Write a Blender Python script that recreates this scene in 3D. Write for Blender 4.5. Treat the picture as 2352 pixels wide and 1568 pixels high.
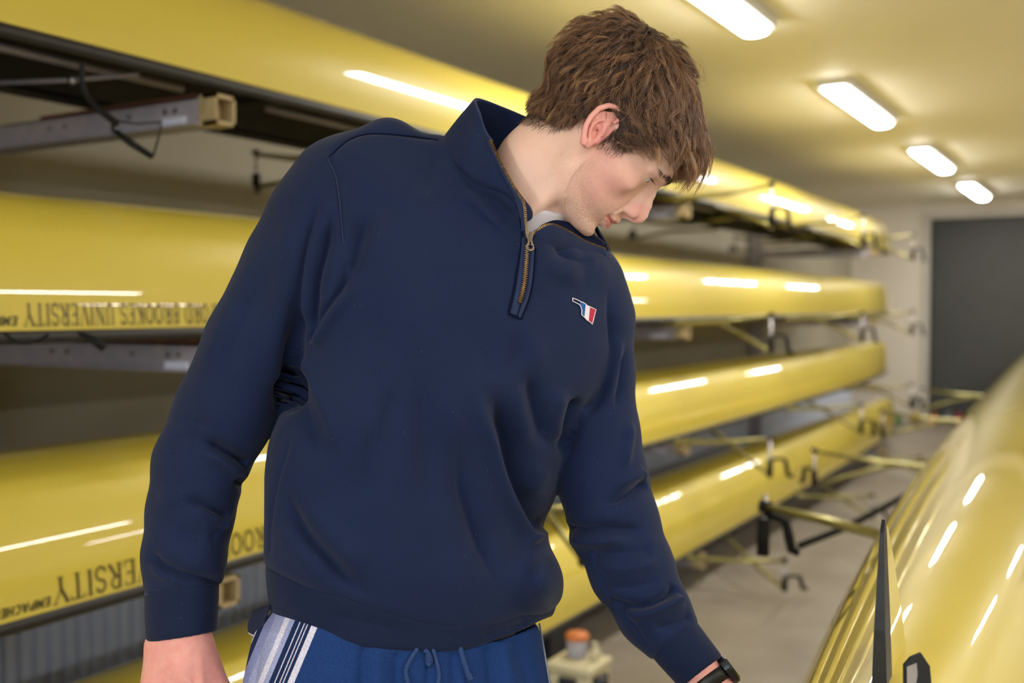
import bpy, bmesh, math, random
import numpy as np
from mathutils import Vector, Matrix

for o in list(bpy.data.objects):
    bpy.data.objects.remove(o)
SC = bpy.context.scene
COL = SC.collection
random.seed(7)
RNG = np.random.default_rng(11)

# ------------------------------------------------------------------ camera
FPX = 2400.0                                   # focal length in pixels of the 2352 x 1568 frame
TH = math.atan(1424 / FPX)                     # camera yaw to the left of the hall axis
PIT = math.atan(79 / FPX)                      # camera pitch, slightly down
CAM = np.array([0.0, 0.0, 1.5])
FWD = np.array([-math.sin(TH) * math.cos(PIT), math.cos(TH) * math.cos(PIT), -math.sin(PIT)])
RGT = np.array([math.cos(TH), math.sin(TH), 0.0])
UPV = np.cross(RGT, FWD)
cd = bpy.data.cameras.new('camera')
cam = bpy.data.objects.new('camera', cd)
COL.objects.link(cam)
cam.matrix_world = Matrix(((RGT[0], UPV[0], -FWD[0], CAM[0]),
                           (RGT[1], UPV[1], -FWD[1], CAM[1]),
                           (RGT[2], UPV[2], -FWD[2], CAM[2]), (0, 0, 0, 1)))
cd.sensor_width = 36.0
cd.lens = 36.0 * FPX / 2352.0
cd.clip_start = 0.05
cd.dof.use_dof = True
cd.dof.focus_distance = 1.27
cd.dof.aperture_fstop = 2.9
SC.camera = cam

# ------------------------------------------------------------------ world, exposure
world = bpy.data.worlds.new('sky')
SC.world = world
world.use_nodes = True
wn = world.node_tree.nodes
bg = wn['Background']
bg.inputs[0].default_value = (0.86, 0.93, 1.0, 1)
bg.inputs[1].default_value = 5.2
SC.view_settings.view_transform = 'Standard'
SC.view_settings.look = 'None'
SC.view_settings.exposure = 0.25
SC.view_settings.gamma = 1.0
SC.view_settings.use_curve_mapping = False
LAMP_STRENGTH = 50.0

# ------------------------------------------------------------------ helpers
def W(u, v, Z):
    """point seen at pixel (u, v) at depth Z along the camera axis"""
    return CAM + Z * (FWD + (u - 1176) / FPX * RGT + (784 - v) / FPX * UPV)

def srgb(r, g, b):
    f = lambda c: (c / 255 / 12.92) if c / 255 <= 0.04045 else ((c / 255 + 0.055) / 1.055) ** 2.4
    return (f(r), f(g), f(b), 1)

MATS = {}
def mat(name, col, rough=0.5, metal=0.0, coat=0.0, noise=None, bump=None, emit=None, spec=0.5, sheen=0.0, sss=0.0, alpha=None):
    """procedural material; noise = (scale, colour2, amount), bump = (scale, strength, distance)"""
    if name in MATS:
        return MATS[name]
    m = bpy.data.materials.new(name)
    m.use_nodes = True
    nt = m.node_tree
    b = nt.nodes['Principled BSDF']
    b.inputs['Base Color'].default_value = col
    b.inputs['Roughness'].default_value = rough
    b.inputs['Metallic'].default_value = metal
    b.inputs['Coat Weight'].default_value = coat
    b.inputs['Coat Roughness'].default_value = 0.015
    b.inputs['Specular IOR Level'].default_value = spec
    if sheen:
        b.inputs['Sheen Weight'].default_value = sheen
        b.inputs['Sheen Roughness'].default_value = 0.5
    if sss:
        b.inputs['Subsurface Weight'].default_value = sss
        b.inputs['Subsurface Radius'].default_value = (1.0, 0.35, 0.2)
        b.inputs['Subsurface Scale'].default_value = 0.006
    tc = nt.nodes.new('ShaderNodeTexCoord')
    if noise:
        n = nt.nodes.new('ShaderNodeTexNoise')
        n.inputs['Scale'].default_value = noise[0]
        n.inputs['Detail'].default_value = 6
        nt.links.new(tc.outputs['Object'], n.inputs['Vector'])
        r = nt.nodes.new('ShaderNodeMapRange')
        r.inputs[1].default_value = 0.35
        r.inputs[2].default_value = 0.68
        r.inputs[4].default_value = noise[2]
        nt.links.new(n.outputs['Fac'], r.inputs[0])
        x = nt.nodes.new('ShaderNodeMix')
        x.data_type = 'RGBA'
        x.inputs[6].default_value = col
        x.inputs[7].default_value = noise[1]
        nt.links.new(r.outputs[0], x.inputs[0])
        nt.links.new(x.outputs[2], b.inputs['Base Color'])
    if bump:
        n = nt.nodes.new('ShaderNodeTexNoise')
        n.inputs['Scale'].default_value = bump[0]
        n.inputs['Detail'].default_value = 5
        nt.links.new(tc.outputs['Object'], n.inputs['Vector'])
        bp = nt.nodes.new('ShaderNodeBump')
        bp.inputs['Strength'].default_value = bump[1]
        bp.inputs['Distance'].default_value = bump[2]
        nt.links.new(n.outputs['Fac'], bp.inputs['Height'])
        nt.links.new(bp.outputs[0], b.inputs['Normal'])
    if emit:
        b.inputs['Emission Color'].default_value = emit[0]
        b.inputs['Emission Strength'].default_value = emit[1]
    MATS[name] = m
    return m

def mesh_obj(name, V, F, m, parent=None, smooth=False):
    """one mesh object; V are WORLD coordinates unless a parent with a location is given"""
    V = np.asarray(V, dtype=np.float64)
    me = bpy.data.meshes.new(name)
    off = np.array(parent['_o']) if (parent is not None and '_o' in parent.keys()) else np.zeros(3)
    if isinstance(F, np.ndarray):
        k = F.shape[1]
        me.vertices.add(len(V))
        me.vertices.foreach_set('co', (V - off).astype(np.float32).ravel())
        me.loops.add(F.size)
        me.loops.foreach_set('vertex_index', F.astype(np.int32).ravel())
        me.polygons.add(len(F))
        me.polygons.foreach_set('loop_start', np.arange(0, F.size, k, dtype=np.int32))
        me.update(calc_edges=True)
    else:
        me.from_pydata((V - off).tolist(), [], F)
        me.update()
    me.validate()
    if smooth:
        me.polygons.foreach_set('use_smooth', np.ones(len(me.polygons), dtype=bool))
    if isinstance(m, (list, tuple)):
        for q in m:
            me.materials.append(q)
    elif m is not None:
        me.materials.append(m)
    o = bpy.data.objects.new(name, me)
    COL.objects.link(o)
    if parent is not None:
        o.parent = parent
        o['_o'] = off.tolist()
    return o

def thing(name, label, cat, loc, group=None):
    o = bpy.data.objects.new(name, None)
    o.empty_display_size = 0.1
    COL.objects.link(o)
    o.location = loc
    o['_o'] = [float(c) for c in loc]
    o['label'] = label
    o['category'] = cat
    if group:
        o['group'] = group
    return o

def tag(o, label, cat, group=None):
    o['label'] = label
    o['category'] = cat
    if group:
        o['group'] = group
    return o

def structure(o):
    o['kind'] = 'structure'
    return o

class MB:
    """collects shapes into one mesh"""
    def __init__(s):
        s.V = []
        s.F = []
    def add(s, V, F):
        n = len(s.V)
        s.V += [tuple(map(float, p)) for p in V]
        s.F += [tuple(int(i) + n for i in f) for f in F]
        return s
    def box(s, lo, hi, bevel=0.0):
        x0, y0, z0 = lo
        x1, y1, z1 = hi
        if bevel <= 0:
            V = [(x0, y0, z0), (x1, y0, z0), (x1, y1, z0), (x0, y1, z0), (x0, y0, z1), (x1, y0, z1), (x1, y1, z1), (x0, y1, z1)]
            F = [(0, 3, 2, 1), (4, 5, 6, 7), (0, 1, 5, 4), (1, 2, 6, 5), (2, 3, 7, 6), (3, 0, 4, 7)]
            return s.add(V, F)
        bm = bmesh.new()
        bmesh.ops.create_cube(bm, size=1)
        for v in bm.verts:
            v.co = Vector(((x0 + x1) / 2 + v.co.x * (x1 - x0), (y0 + y1) / 2 + v.co.y * (y1 - y0), (z0 + z1) / 2 + v.co.z * (z1 - z0)))
        bmesh.ops.bevel(bm, geom=bm.edges[:], offset=bevel, segments=2, affect='EDGES', profile=0.6)
        bm.verts.index_update()
        V = [tuple(v.co) for v in bm.verts]
        F = [tuple(v.index for v in f.verts) for f in bm.faces]
        bm.free()
        return s.add(V, F)
    def tube(s, pts, r, n=8, cap=True, flat=None):
        """round tube along pts; r number or list; flat = (axis vector, factor) squashes the section"""
        V, F = tube_geo(pts, r, n, cap, flat)
        return s.add(V, F)
    def prism(s, poly, dvec):
        """poly: list of 3D points, extruded by dvec"""
        n = len(poly)
        d = np.array(dvec)
        V = [np.array(p) for p in poly] + [np.array(p) + d for p in poly]
        F = [tuple(range(n))[::-1], tuple(range(n, 2 * n))]
        F += [(i, (i + 1) % n, n + (i + 1) % n, n + i) for i in range(n)]
        return s.add(V, F)
    def lathe(s, c, prof, n=20, axis='z'):
        """prof: list of (radius, height) about axis through c"""
        V = []
        for r, h in prof:
            for k in range(n):
                a = 2 * math.pi * k / n
                p = (r * math.cos(a), r * math.sin(a), h)
                if axis == 'x':
                    p = (h, r * math.cos(a), r * math.sin(a))
                if axis == 'y':
                    p = (r * math.cos(a), h, r * math.sin(a))
                V.append((c[0] + p[0], c[1] + p[1], c[2] + p[2]))
        F = []
        for i in range(len(prof) - 1):
            for k in range(n):
                a, b = i * n + k, i * n + (k + 1) % n
                F.append((a, b, b + n, a + n))
        F.append(tuple(range(n))[::-1])
        F.append(tuple(range((len(prof) - 1) * n, len(prof) * n)))
        return s.add(V, F)
    def build(s, name, m, parent=None, smooth=False):
        return mesh_obj(name, np.array(s.V), s.F, m, parent, smooth)

def tube_geo(pts, r, n=8, cap=True, flat=None):
    P = np.array(pts, float)
    k = len(P)
    R = np.full(k, r, float) if np.isscalar(r) else np.array(r, float)
    T = np.gradient(P, axis=0)
    T /= np.linalg.norm(T, axis=1, keepdims=True) + 1e-12
    ref = np.array([0, 0, 1.0])
    if abs(T[0] @ ref) > 0.9:
        ref = np.array([1.0, 0, 0])
    nrm = np.cross(T[0], ref)
    nrm /= np.linalg.norm(nrm)
    V = []
    for i in range(k):
        nrm = nrm - T[i] * (nrm @ T[i])
        nrm /= np.linalg.norm(nrm) + 1e-12
        b = np.cross(T[i], nrm)
        for j in range(n):
            a = 2 * math.pi * j / n
            d = (nrm * math.cos(a) + b * math.sin(a)) * R[i]
            if flat is not None:
                ax = np.array(flat[0], float)
                ax /= np.linalg.norm(ax)
                d = d - ax * (d @ ax) * (1 - flat[1])
            V.append(P[i] + d)
    F = []
    for i in range(k - 1):
        for j in range(n):
            a, b2 = i * n + j, i * n + (j + 1) % n
            F.append((a, b2, b2 + n, a + n))
    if cap:
        F.append(tuple(range(n))[::-1])
        F.append(tuple(range((k - 1) * n, k * n)))
    return V, F

def crv(pts, n):
    """Catmull-Rom through pts, n samples"""
    P = np.array(pts, float)
    if len(P) == 2:
        t = np.linspace(0, 1, n)[:, None]
        return P[0] * (1 - t) + P[1] * t
    Q = np.vstack([2 * P[0] - P[1], P, 2 * P[-1] - P[-2]])
    ts = np.linspace(0, len(P) - 1 - 1e-9, n)
    out = []
    for t in ts:
        i = int(t)
        f = t - i
        p0, p1, p2, p3 = Q[i], Q[i + 1], Q[i + 2], Q[i + 3]
        out.append(0.5 * (2 * p1 + (p2 - p0) * f + (2 * p0 - 5 * p1 + 4 * p2 - p3) * f * f + (3 * p1 - p0 - 3 * p2 + p3) * f ** 3))
    return np.array(out)
# ------------------------------------------------------------------ materials of the room and boats
M_FLOOR = mat('concrete_floor', srgb(150, 141, 128), 0.42, noise=(3.0, srgb(128, 118, 105), 0.8), bump=(60, 0.15, 0.002))
M_WALL = mat('painted_wall', srgb(165, 158, 140), 0.7, noise=(1.5, srgb(150, 143, 126), 0.6))
M_BACK = mat('cream_back_wall', srgb(216, 208, 194), 0.7, noise=(1.5, srgb(204, 196, 182), 0.5))
M_CEIL = mat('ceiling_board', srgb(236, 232, 216), 0.7, noise=(0.8, srgb(230, 225, 206), 0.5))
M_CLAD = mat('ribbed_cladding', srgb(214, 222, 240), 0.5, noise=(4, srgb(200, 208, 228), 0.6))
M_SHUT = mat('dark_shutter', srgb(62, 64, 62), 0.55, noise=(5, srgb(56, 58, 56), 0.6))
M_TRIM = mat('grey_trim', srgb(190, 184, 174), 0.6, noise=(6, srgb(176, 170, 160), 0.5))
M_HULL = mat('yellow_gelcoat', srgb(211, 191, 76), 0.4, coat=1.0, spec=0.25, noise=(0.7, srgb(206, 184, 68), 0.6), bump=(2.2, 0.05, 0.01))
M_BLACK = mat('black_rubber', srgb(28, 27, 26), 0.5, noise=(30, srgb(40, 38, 36), 0.5))
M_INNER = mat('dark_boat_inside', srgb(38, 35, 28), 0.6, noise=(8, srgb(60, 56, 40), 0.7))
M_DECK = mat('boat_deck', srgb(196, 178, 70), 0.45, noise=(5, srgb(176, 158, 60), 0.5))
M_WING = mat('anodised_rigger', srgb(150, 142, 84), 0.35, metal=0.7, noise=(12, srgb(110, 104, 60), 0.7))
M_GATE = mat('black_gate_plastic', srgb(16, 16, 17), 0.65, spec=0.2, noise=(20, srgb(30, 30, 32), 0.5))
M_STEEL = mat('galvanised_steel', srgb(168, 166, 176), 0.45, metal=0.25, noise=(22, srgb(190, 178, 186), 0.9))
M_BRIGHT = mat('bright_steel', srgb(214, 214, 222), 0.25, metal=0.9, noise=(30, srgb(190, 190, 200), 0.5))
M_WOOD = mat('pale_wood_block', srgb(182, 164, 122), 0.7, noise=(14, srgb(156, 134, 94), 0.8))
M_RUST = mat('rubber_pad', srgb(112, 66, 44), 0.8, noise=(30, srgb(84, 52, 38), 0.8))
M_LABEL = mat('white_label', srgb(226, 228, 244), 0.5, noise=(40, srgb(208, 212, 232), 0.5))
M_LAMP = mat('lamp_diffuser', (1, 1, 1, 1), 0.4, noise=(3, (0.97, 0.98, 1, 1), 0.3), emit=((1.0, 0.965, 0.91, 1), LAMP_STRENGTH))
M_HOUSE = mat('lamp_housing', srgb(220, 220, 214), 0.5, noise=(10, srgb(206, 206, 200), 0.4))
M_LETTER = mat('lettering', srgb(58, 50, 22), 0.35, noise=(40, srgb(74, 64, 30), 0.5))
M_EMP = mat('maker_lettering', srgb(22, 20, 14), 0.35, noise=(40, srgb(32, 30, 22), 0.5))

# ------------------------------------------------------------------ the hall
XL, XR, Y0, YB, HC = -3.3, 5.2, -7.0, 14.62, 2.85
def panel(name, lo, hi, m):
    return structure(MB().box(lo, hi).build(name, m))
panel('floor', (XL - 0.2, Y0, -0.2), (XR + 0.2, YB + 0.2, 0.0), M_FLOOR)
panel('ceiling', (XL - 0.2, Y0, HC), (XR + 0.2, YB + 0.2, HC + 0.2), M_CEIL)
wl = panel('wall_left', (XL - 0.2, Y0, 0), (XL, YB + 0.2, HC), M_WALL)
panel('wall_right', (XR, Y0, 0), (XR + 0.2, YB + 0.2, HC), M_WALL)
# back wall with the big dark shutter opening
DX0, DX1, DZ = -2.29, 2.6, 2.65
wb = MB()
wb.box((XL, YB, 0), (DX0, YB + 0.2, HC))
wb.box((DX1, YB, 0), (XR, YB + 0.2, HC))
wb.box((DX0, YB, DZ), (DX1, YB + 0.2, HC))
structure(wb.build('wall_back', M_BACK))
d1 = structure(MB().box((DX0, YB + 0.1, 0), (DX1, YB + 0.16, DZ)).build('door_1', M_SHUT))
for k in range(18):
    z = 0.05 + k * 0.146
    mb = MB()
    V, F = tube_geo([(DX0 + 0.02, YB + 0.105, z + 0.07), (DX1 - 0.02, YB + 0.105, z + 0.07)], 0.0728, 8, True, ((0, 1, 0), 0.07))
    mb.add(V, F)
    mb.build('slat', M_SHUT, d1)
tr = MB()
tr.box((DX0 - 0.09, YB - 0.03, 0), (DX0, YB + 0.1, DZ + 0.09))
structure(tr.build('trim_1', M_TRIM))
structure(MB().box((DX0, YB - 0.03, DZ), (DX1, YB + 0.1, DZ + 0.09)).build('trim_2', M_TRIM))
structure(MB().box((DX1, YB - 0.03, 0), (DX1 + 0.09, YB + 0.1, DZ + 0.09)).build('trim_3', M_TRIM))
# front wall with the open boat bay behind the camera (daylight comes in here)
wf = MB()
wf.box((XL, Y0, 0), (-2.4, Y0 + 0.2, HC))
wf.box((4.2, Y0, 0), (XR, Y0 + 0.2, HC))
wf.box((-2.4, Y0, 2.62), (4.2, Y0 + 0.2, HC))
structure(wf.build('wall_front', M_BACK))
M_YARD = mat('yard_paving', srgb(150, 148, 140), 0.8, noise=(2, srgb(130, 128, 122), 0.7))
structure(MB().box((-30, -40, -0.22), (30, Y0, -0.02)).build('ground', M_YARD))
# ribbed metal cladding on the lower left wall
VR, FR = [], []
pitch, dep = 0.06, 0.018
ys = np.arange(-1.0, YB - 0.05, pitch)
prof = [(0.0, 0.0), (0.018, 0.0), (0.027, dep), (0.051, dep), (0.06, 0.0)]
pl = []
for y in ys:
    for dy, dx in prof[:-1]:
        pl.append((XL + 0.004 + dx, y + dy))
pl.append((XL + 0.004, ys[-1] + pitch))
n = len(pl)
VR = [(x, y, 0.06) for x, y in pl] + [(x, y, 0.80) for x, y in pl]
FR = [(i, i + 1, n + i + 1, n + i) for i in range(n - 1)]
cl = mesh_obj('ribbed_panel', np.array(VR), FR, M_CLAD, wl)
MB().box((XL, -1.0, 0.80), (XL + 0.03, YB, 0.83)).build('top_rail', M_TRIM, wl)

# ------------------------------------------------------------------ ceiling lights
def lamp(x, y, lab):
    t = thing('ceiling_light', lab, 'light', (x, y, HC), 'batten lights on the ceiling')
    L = 0.70
    MB().box((x - 0.098, y - L - 0.03, HC - 0.045), (x + 0.098, y + L + 0.03, HC - 0.001), 0.008).build('housing', M_HOUSE, t)
    mb = MB()
    pr = []
    for k in range(9):
        a = math.pi * k / 8
        pr.append((x - 0.066 * math.cos(a), HC - 0.045 - 0.03 * math.sin(a) ** 0.6))
    V = [(px, y - L, pz) for px, pz in pr] + [(px, y + L, pz) for px, pz in pr]
    F = [(i, i + 1, 9 + i + 1, 9 + i)[::-1] for i in range(8)] + [tuple(range(9)), tuple(range(9, 18))[::-1]]
    mb.add(V, F).build('diffuser', M_LAMP, t)
    return t
row_a = ['batten light at the top edge of the picture, nearest of the four in view', 'second nearest batten light, right of the brown hair',
         'third batten light, second from the dark shutter', 'small farthest batten light, just above the dark shutter']
ORD = ['first', 'second', 'third', 'fourth', 'fifth', 'sixth', 'seventh']
for k in range(-3, 4):
    y = 4.16 + 2.9 * k
    if k == -1:
        continue
    lamp(-1.55, y, row_a[k] if k >= 0 else ORD[2 - k] + ' batten light from the shutter wall, in the left row, behind the viewer')
for k in range(-3, 4):
    lamp(1.55, 4.16 + 2.9 * k, ORD[3 - k] + ' batten light from the shutter wall, in the middle row outside the picture')
for k in range(-2, 4):
    lamp(4.2, 4.16 + 2.9 * k, ORD[3 - k] + ' batten light from the shutter wall, in the far right row outside the picture')
# ------------------------------------------------------------------ rowing shells, keel up
class Boat:
    def __init__(s, cx, cy, cz, L, hb, D, rot=0.0, near=1.0):
        s.o = np.array([cx, cy, cz], float)     # stern end, gunwale height
        s.L, s.hb, s.D = L, hb, D
        s.c, s.s_ = math.cos(rot), math.sin(rot)
        s.n = 2.25
    def bw(s, y):
        q = abs(2 * y / s.L - 1)
        e = min(y, s.L - y)
        r = min(1, max(0, e / 0.25))
        return s.hb * max(0.0, 1 - q ** 4.2) ** 0.85 * math.sqrt(max(1e-4, 1 - (1 - r) ** 2)) + 0.012
    def dp(s, y):
        q = abs(2 * y / s.L - 1)
        e = min(y, s.L - y)
        r = min(1, max(0, e / 0.5))
        return s.D * (1 - 0.04 * q ** 4) * (max(0, 1 - (1 - r) ** 2.4)) ** 0.55 + 0.012
    def loc(s, x, y, z):
        """boat coordinates (x lateral, y along, z up from gunwale) to world"""
        return np.array([s.o[0] + x * s.c - y * s.s_, s.o[1] + x * s.s_ + y * s.c, s.o[2] + z])
    def sec(s, y, a, inset=0.0):
        b, d = s.bw(y) - inset, s.dp(y) - inset
        b, d = max(b, 0.002), max(d, 0.002)
        c, q = math.cos(a), math.sin(a)
        e = 2 / s.n
        return (math.copysign(abs(c) ** e, c) * b, d * abs(q) ** e)
    def girth(s, y, g):
        """point on the + side at girth distance g above the gunwale, with outward normal"""
        aa = np.linspace(0, math.pi / 2, 60)
        P = np.array([s.sec(y, a) for a in aa])
        ds = np.concatenate([[0], np.cumsum(np.linalg.norm(np.diff(P, axis=0), axis=1))])
        x = np.interp(g, ds, P[:, 0])
        z = np.interp(g, ds, P[:, 1])
        x2 = np.interp(g + 0.01, ds, P[:, 0])
        z2 = np.interp(g + 0.01, ds, P[:, 1])
        t = np.array([x2 - x, z2 - z])
        t /= np.linalg.norm(t) + 1e-9
        return x + t[1] * 0.0012, z - t[0] * 0.0012

def hull_grid(B, ny, na, inset=0.0, y0=0.0, y1=None):
    y1 = B.L if y1 is None else y1
    u = np.linspace(0, 1, ny)
    ys = y0 + (y1 - y0) * (0.5 - 0.5 * np.cos(math.pi * u)) * 0.5 + (y1 - y0) * u * 0.5
    V = []
    for y in ys:
        for k in range(na + 1):
            x, z = B.sec(y, math.pi * k / na, inset)
            V.append(B.loc(x, y, z))
    F = []
    for i in range(ny - 1):
        for k in range(na):
            a = i * (na + 1) + k
            F.append((a, a + na + 1, a + na + 2, a + 1))
    return V, F, ys

def build_boat(name_label, B, group, open0, open1, riggers=(), far_riggers=(), detail=True):
    base = B.loc(0, B.L / 2, 0)
    t = thing('rowing_shell', name_label, 'boat', tuple(base), group)
    V, F, ys = hull_grid(B, 90, 28)
    h = mesh_obj('hull', np.array(V), F, M_HULL, t, True)
    # dark gunwale rails
    for sgn in (1, -1):
        pts = [B.loc(sgn * (B.bw(y) - 0.004), y, -0.012) for y in np.linspace(0.05, B.L - 0.05, 60)]
        MB().tube(pts, 0.017, 6, True, ((1, 0, 0), 0.5)).build('gunwale', M_BLACK, t, True)
    # end decks
    for (a, b) in ((0.03, open0), (open1, B.L - 0.03)):
        Vd, Fd = [], []
        yy = np.linspace(a, b, 24)
        for y in yy:
            w = max(B.bw(y) - 0.008, 0.004)
            Vd += [B.loc(w, y, 0.004), B.loc(w * 0.5, y, -0.012), B.loc(0, y, -0.02), B.loc(-w * 0.5, y, -0.012), B.loc(-w, y, 0.004)]
        for i in range(len(yy) - 1):
            for k in range(4):
                Fd.append((i * 5 + k, i * 5 + k + 1, i * 5 + k + 6, i * 5 + k + 5))
        mesh_obj('deck', np.array(Vd), Fd, M_DECK, t, True)
    # open cockpit: dark inner skin, ribs and seat tracks
    V, F, _ = hull_grid(B, 40, 14, 0.016, open0, open1)
    mesh_obj('cockpit', np.array(V), [f[::-1] for f in F], M_INNER, t, True)
    for y in np.arange(open0 + 0.5, open1 - 0.2, 1.15):
        mb = MB()
        w = B.bw(y) - 0.012
        mb.tube([B.loc(w, y, 0.02), B.loc(w * 0.5, y, 0.035), B.loc(-w * 0.5, y, 0.035), B.loc(-w, y, 0.02)], 0.018, 6)
        mb.build('rib', M_INNER, t, True)
        mb = MB()
        for q in (0.11, -0.11):
            mb.tube([B.loc(q, y + 0.15, 0.05), B.loc(q, y + 0.95, 0.05)], 0.011, 6)
        mb.build('seat_track', M_STEEL, t, True)
    for k, (y, reach, drop) in enumerate(riggers):
        rigger(t, B, y, reach, drop, 1)
    for k, (y, reach, drop) in enumerate(far_riggers):
        rigger(t, B, y, reach, drop, -1)
    return t

def rigger(t, B, y, reach, drop, sg):
    """wing rigger with back stay, pin and open oarlock (upside down, so it hangs)"""
    w = B.bw(y)
    tip = np.array([sg * (w + reach), y, 0.012])
    f = lambda x, yy, z: B.loc(x, yy, z)
    mb = MB()
    mb.tube([f(-sg * 0.05, y - 0.05, 0.0), f(sg * w, y - 0.03, -0.03), f(sg * (w + reach * 0.5), y, -0.02), f(*tip)],
            [0.022, 0.024, 0.021, 0.014], 8, True, ((0, 0, 1), 0.62))
    r = mb.build('rigger', M_WING, t, True)
    MB().tube([f(sg * w, y + 0.55, -0.03), f(sg * (w + reach * 0.55), y + 0.2, -drop * 0.5), f(tip[0], tip[1] + 0.01, -drop * 0.98)],
              [0.012, 0.012, 0.010], 8).build('back_stay', M_WING, r, True)
    MB().tube([f(tip[0], tip[1], 0.03), f(tip[0], tip[1], -drop * 1.05)], 0.0075, 8).build('pin', M_BRIGHT, r, True)
    g = MB()
    zt, zb = -drop * 0.5, -drop * 1.0
    g.tube([f(tip[0], tip[1], zt - 0.005), f(tip[0], tip[1], zb)], 0.016, 8)
    g.tube([f(tip[0], tip[1], zt), f(tip[0] + sg * 0.035, tip[1] + 0.035, zt + 0.002), f(tip[0] + sg * 0.06, tip[1] + 0.06, zt - 0.004)], 0.008, 6)
    g.tube([f(tip[0] + sg * 0.06, tip[1] + 0.06, zt - 0.002), f(tip[0] + sg * 0.066, tip[1] + 0.068, (zt + zb) / 2), f(tip[0] + sg * 0.07, tip[1] + 0.075, zb + 0.004), f(tip[0] + sg * 0.088, tip[1] + 0.098, zb - 0.002)],
           [0.011, 0.012, 0.012, 0.011], 6)
    g.build('oarlock', M_GATE, r, True)
    bt = MB()
    bt.tube([f(tip[0], tip[1], 0.012), f(tip[0], tip[1], 0.028)], 0.017, 8)
    bt.build('nut', M_GATE, r, True)

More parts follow.
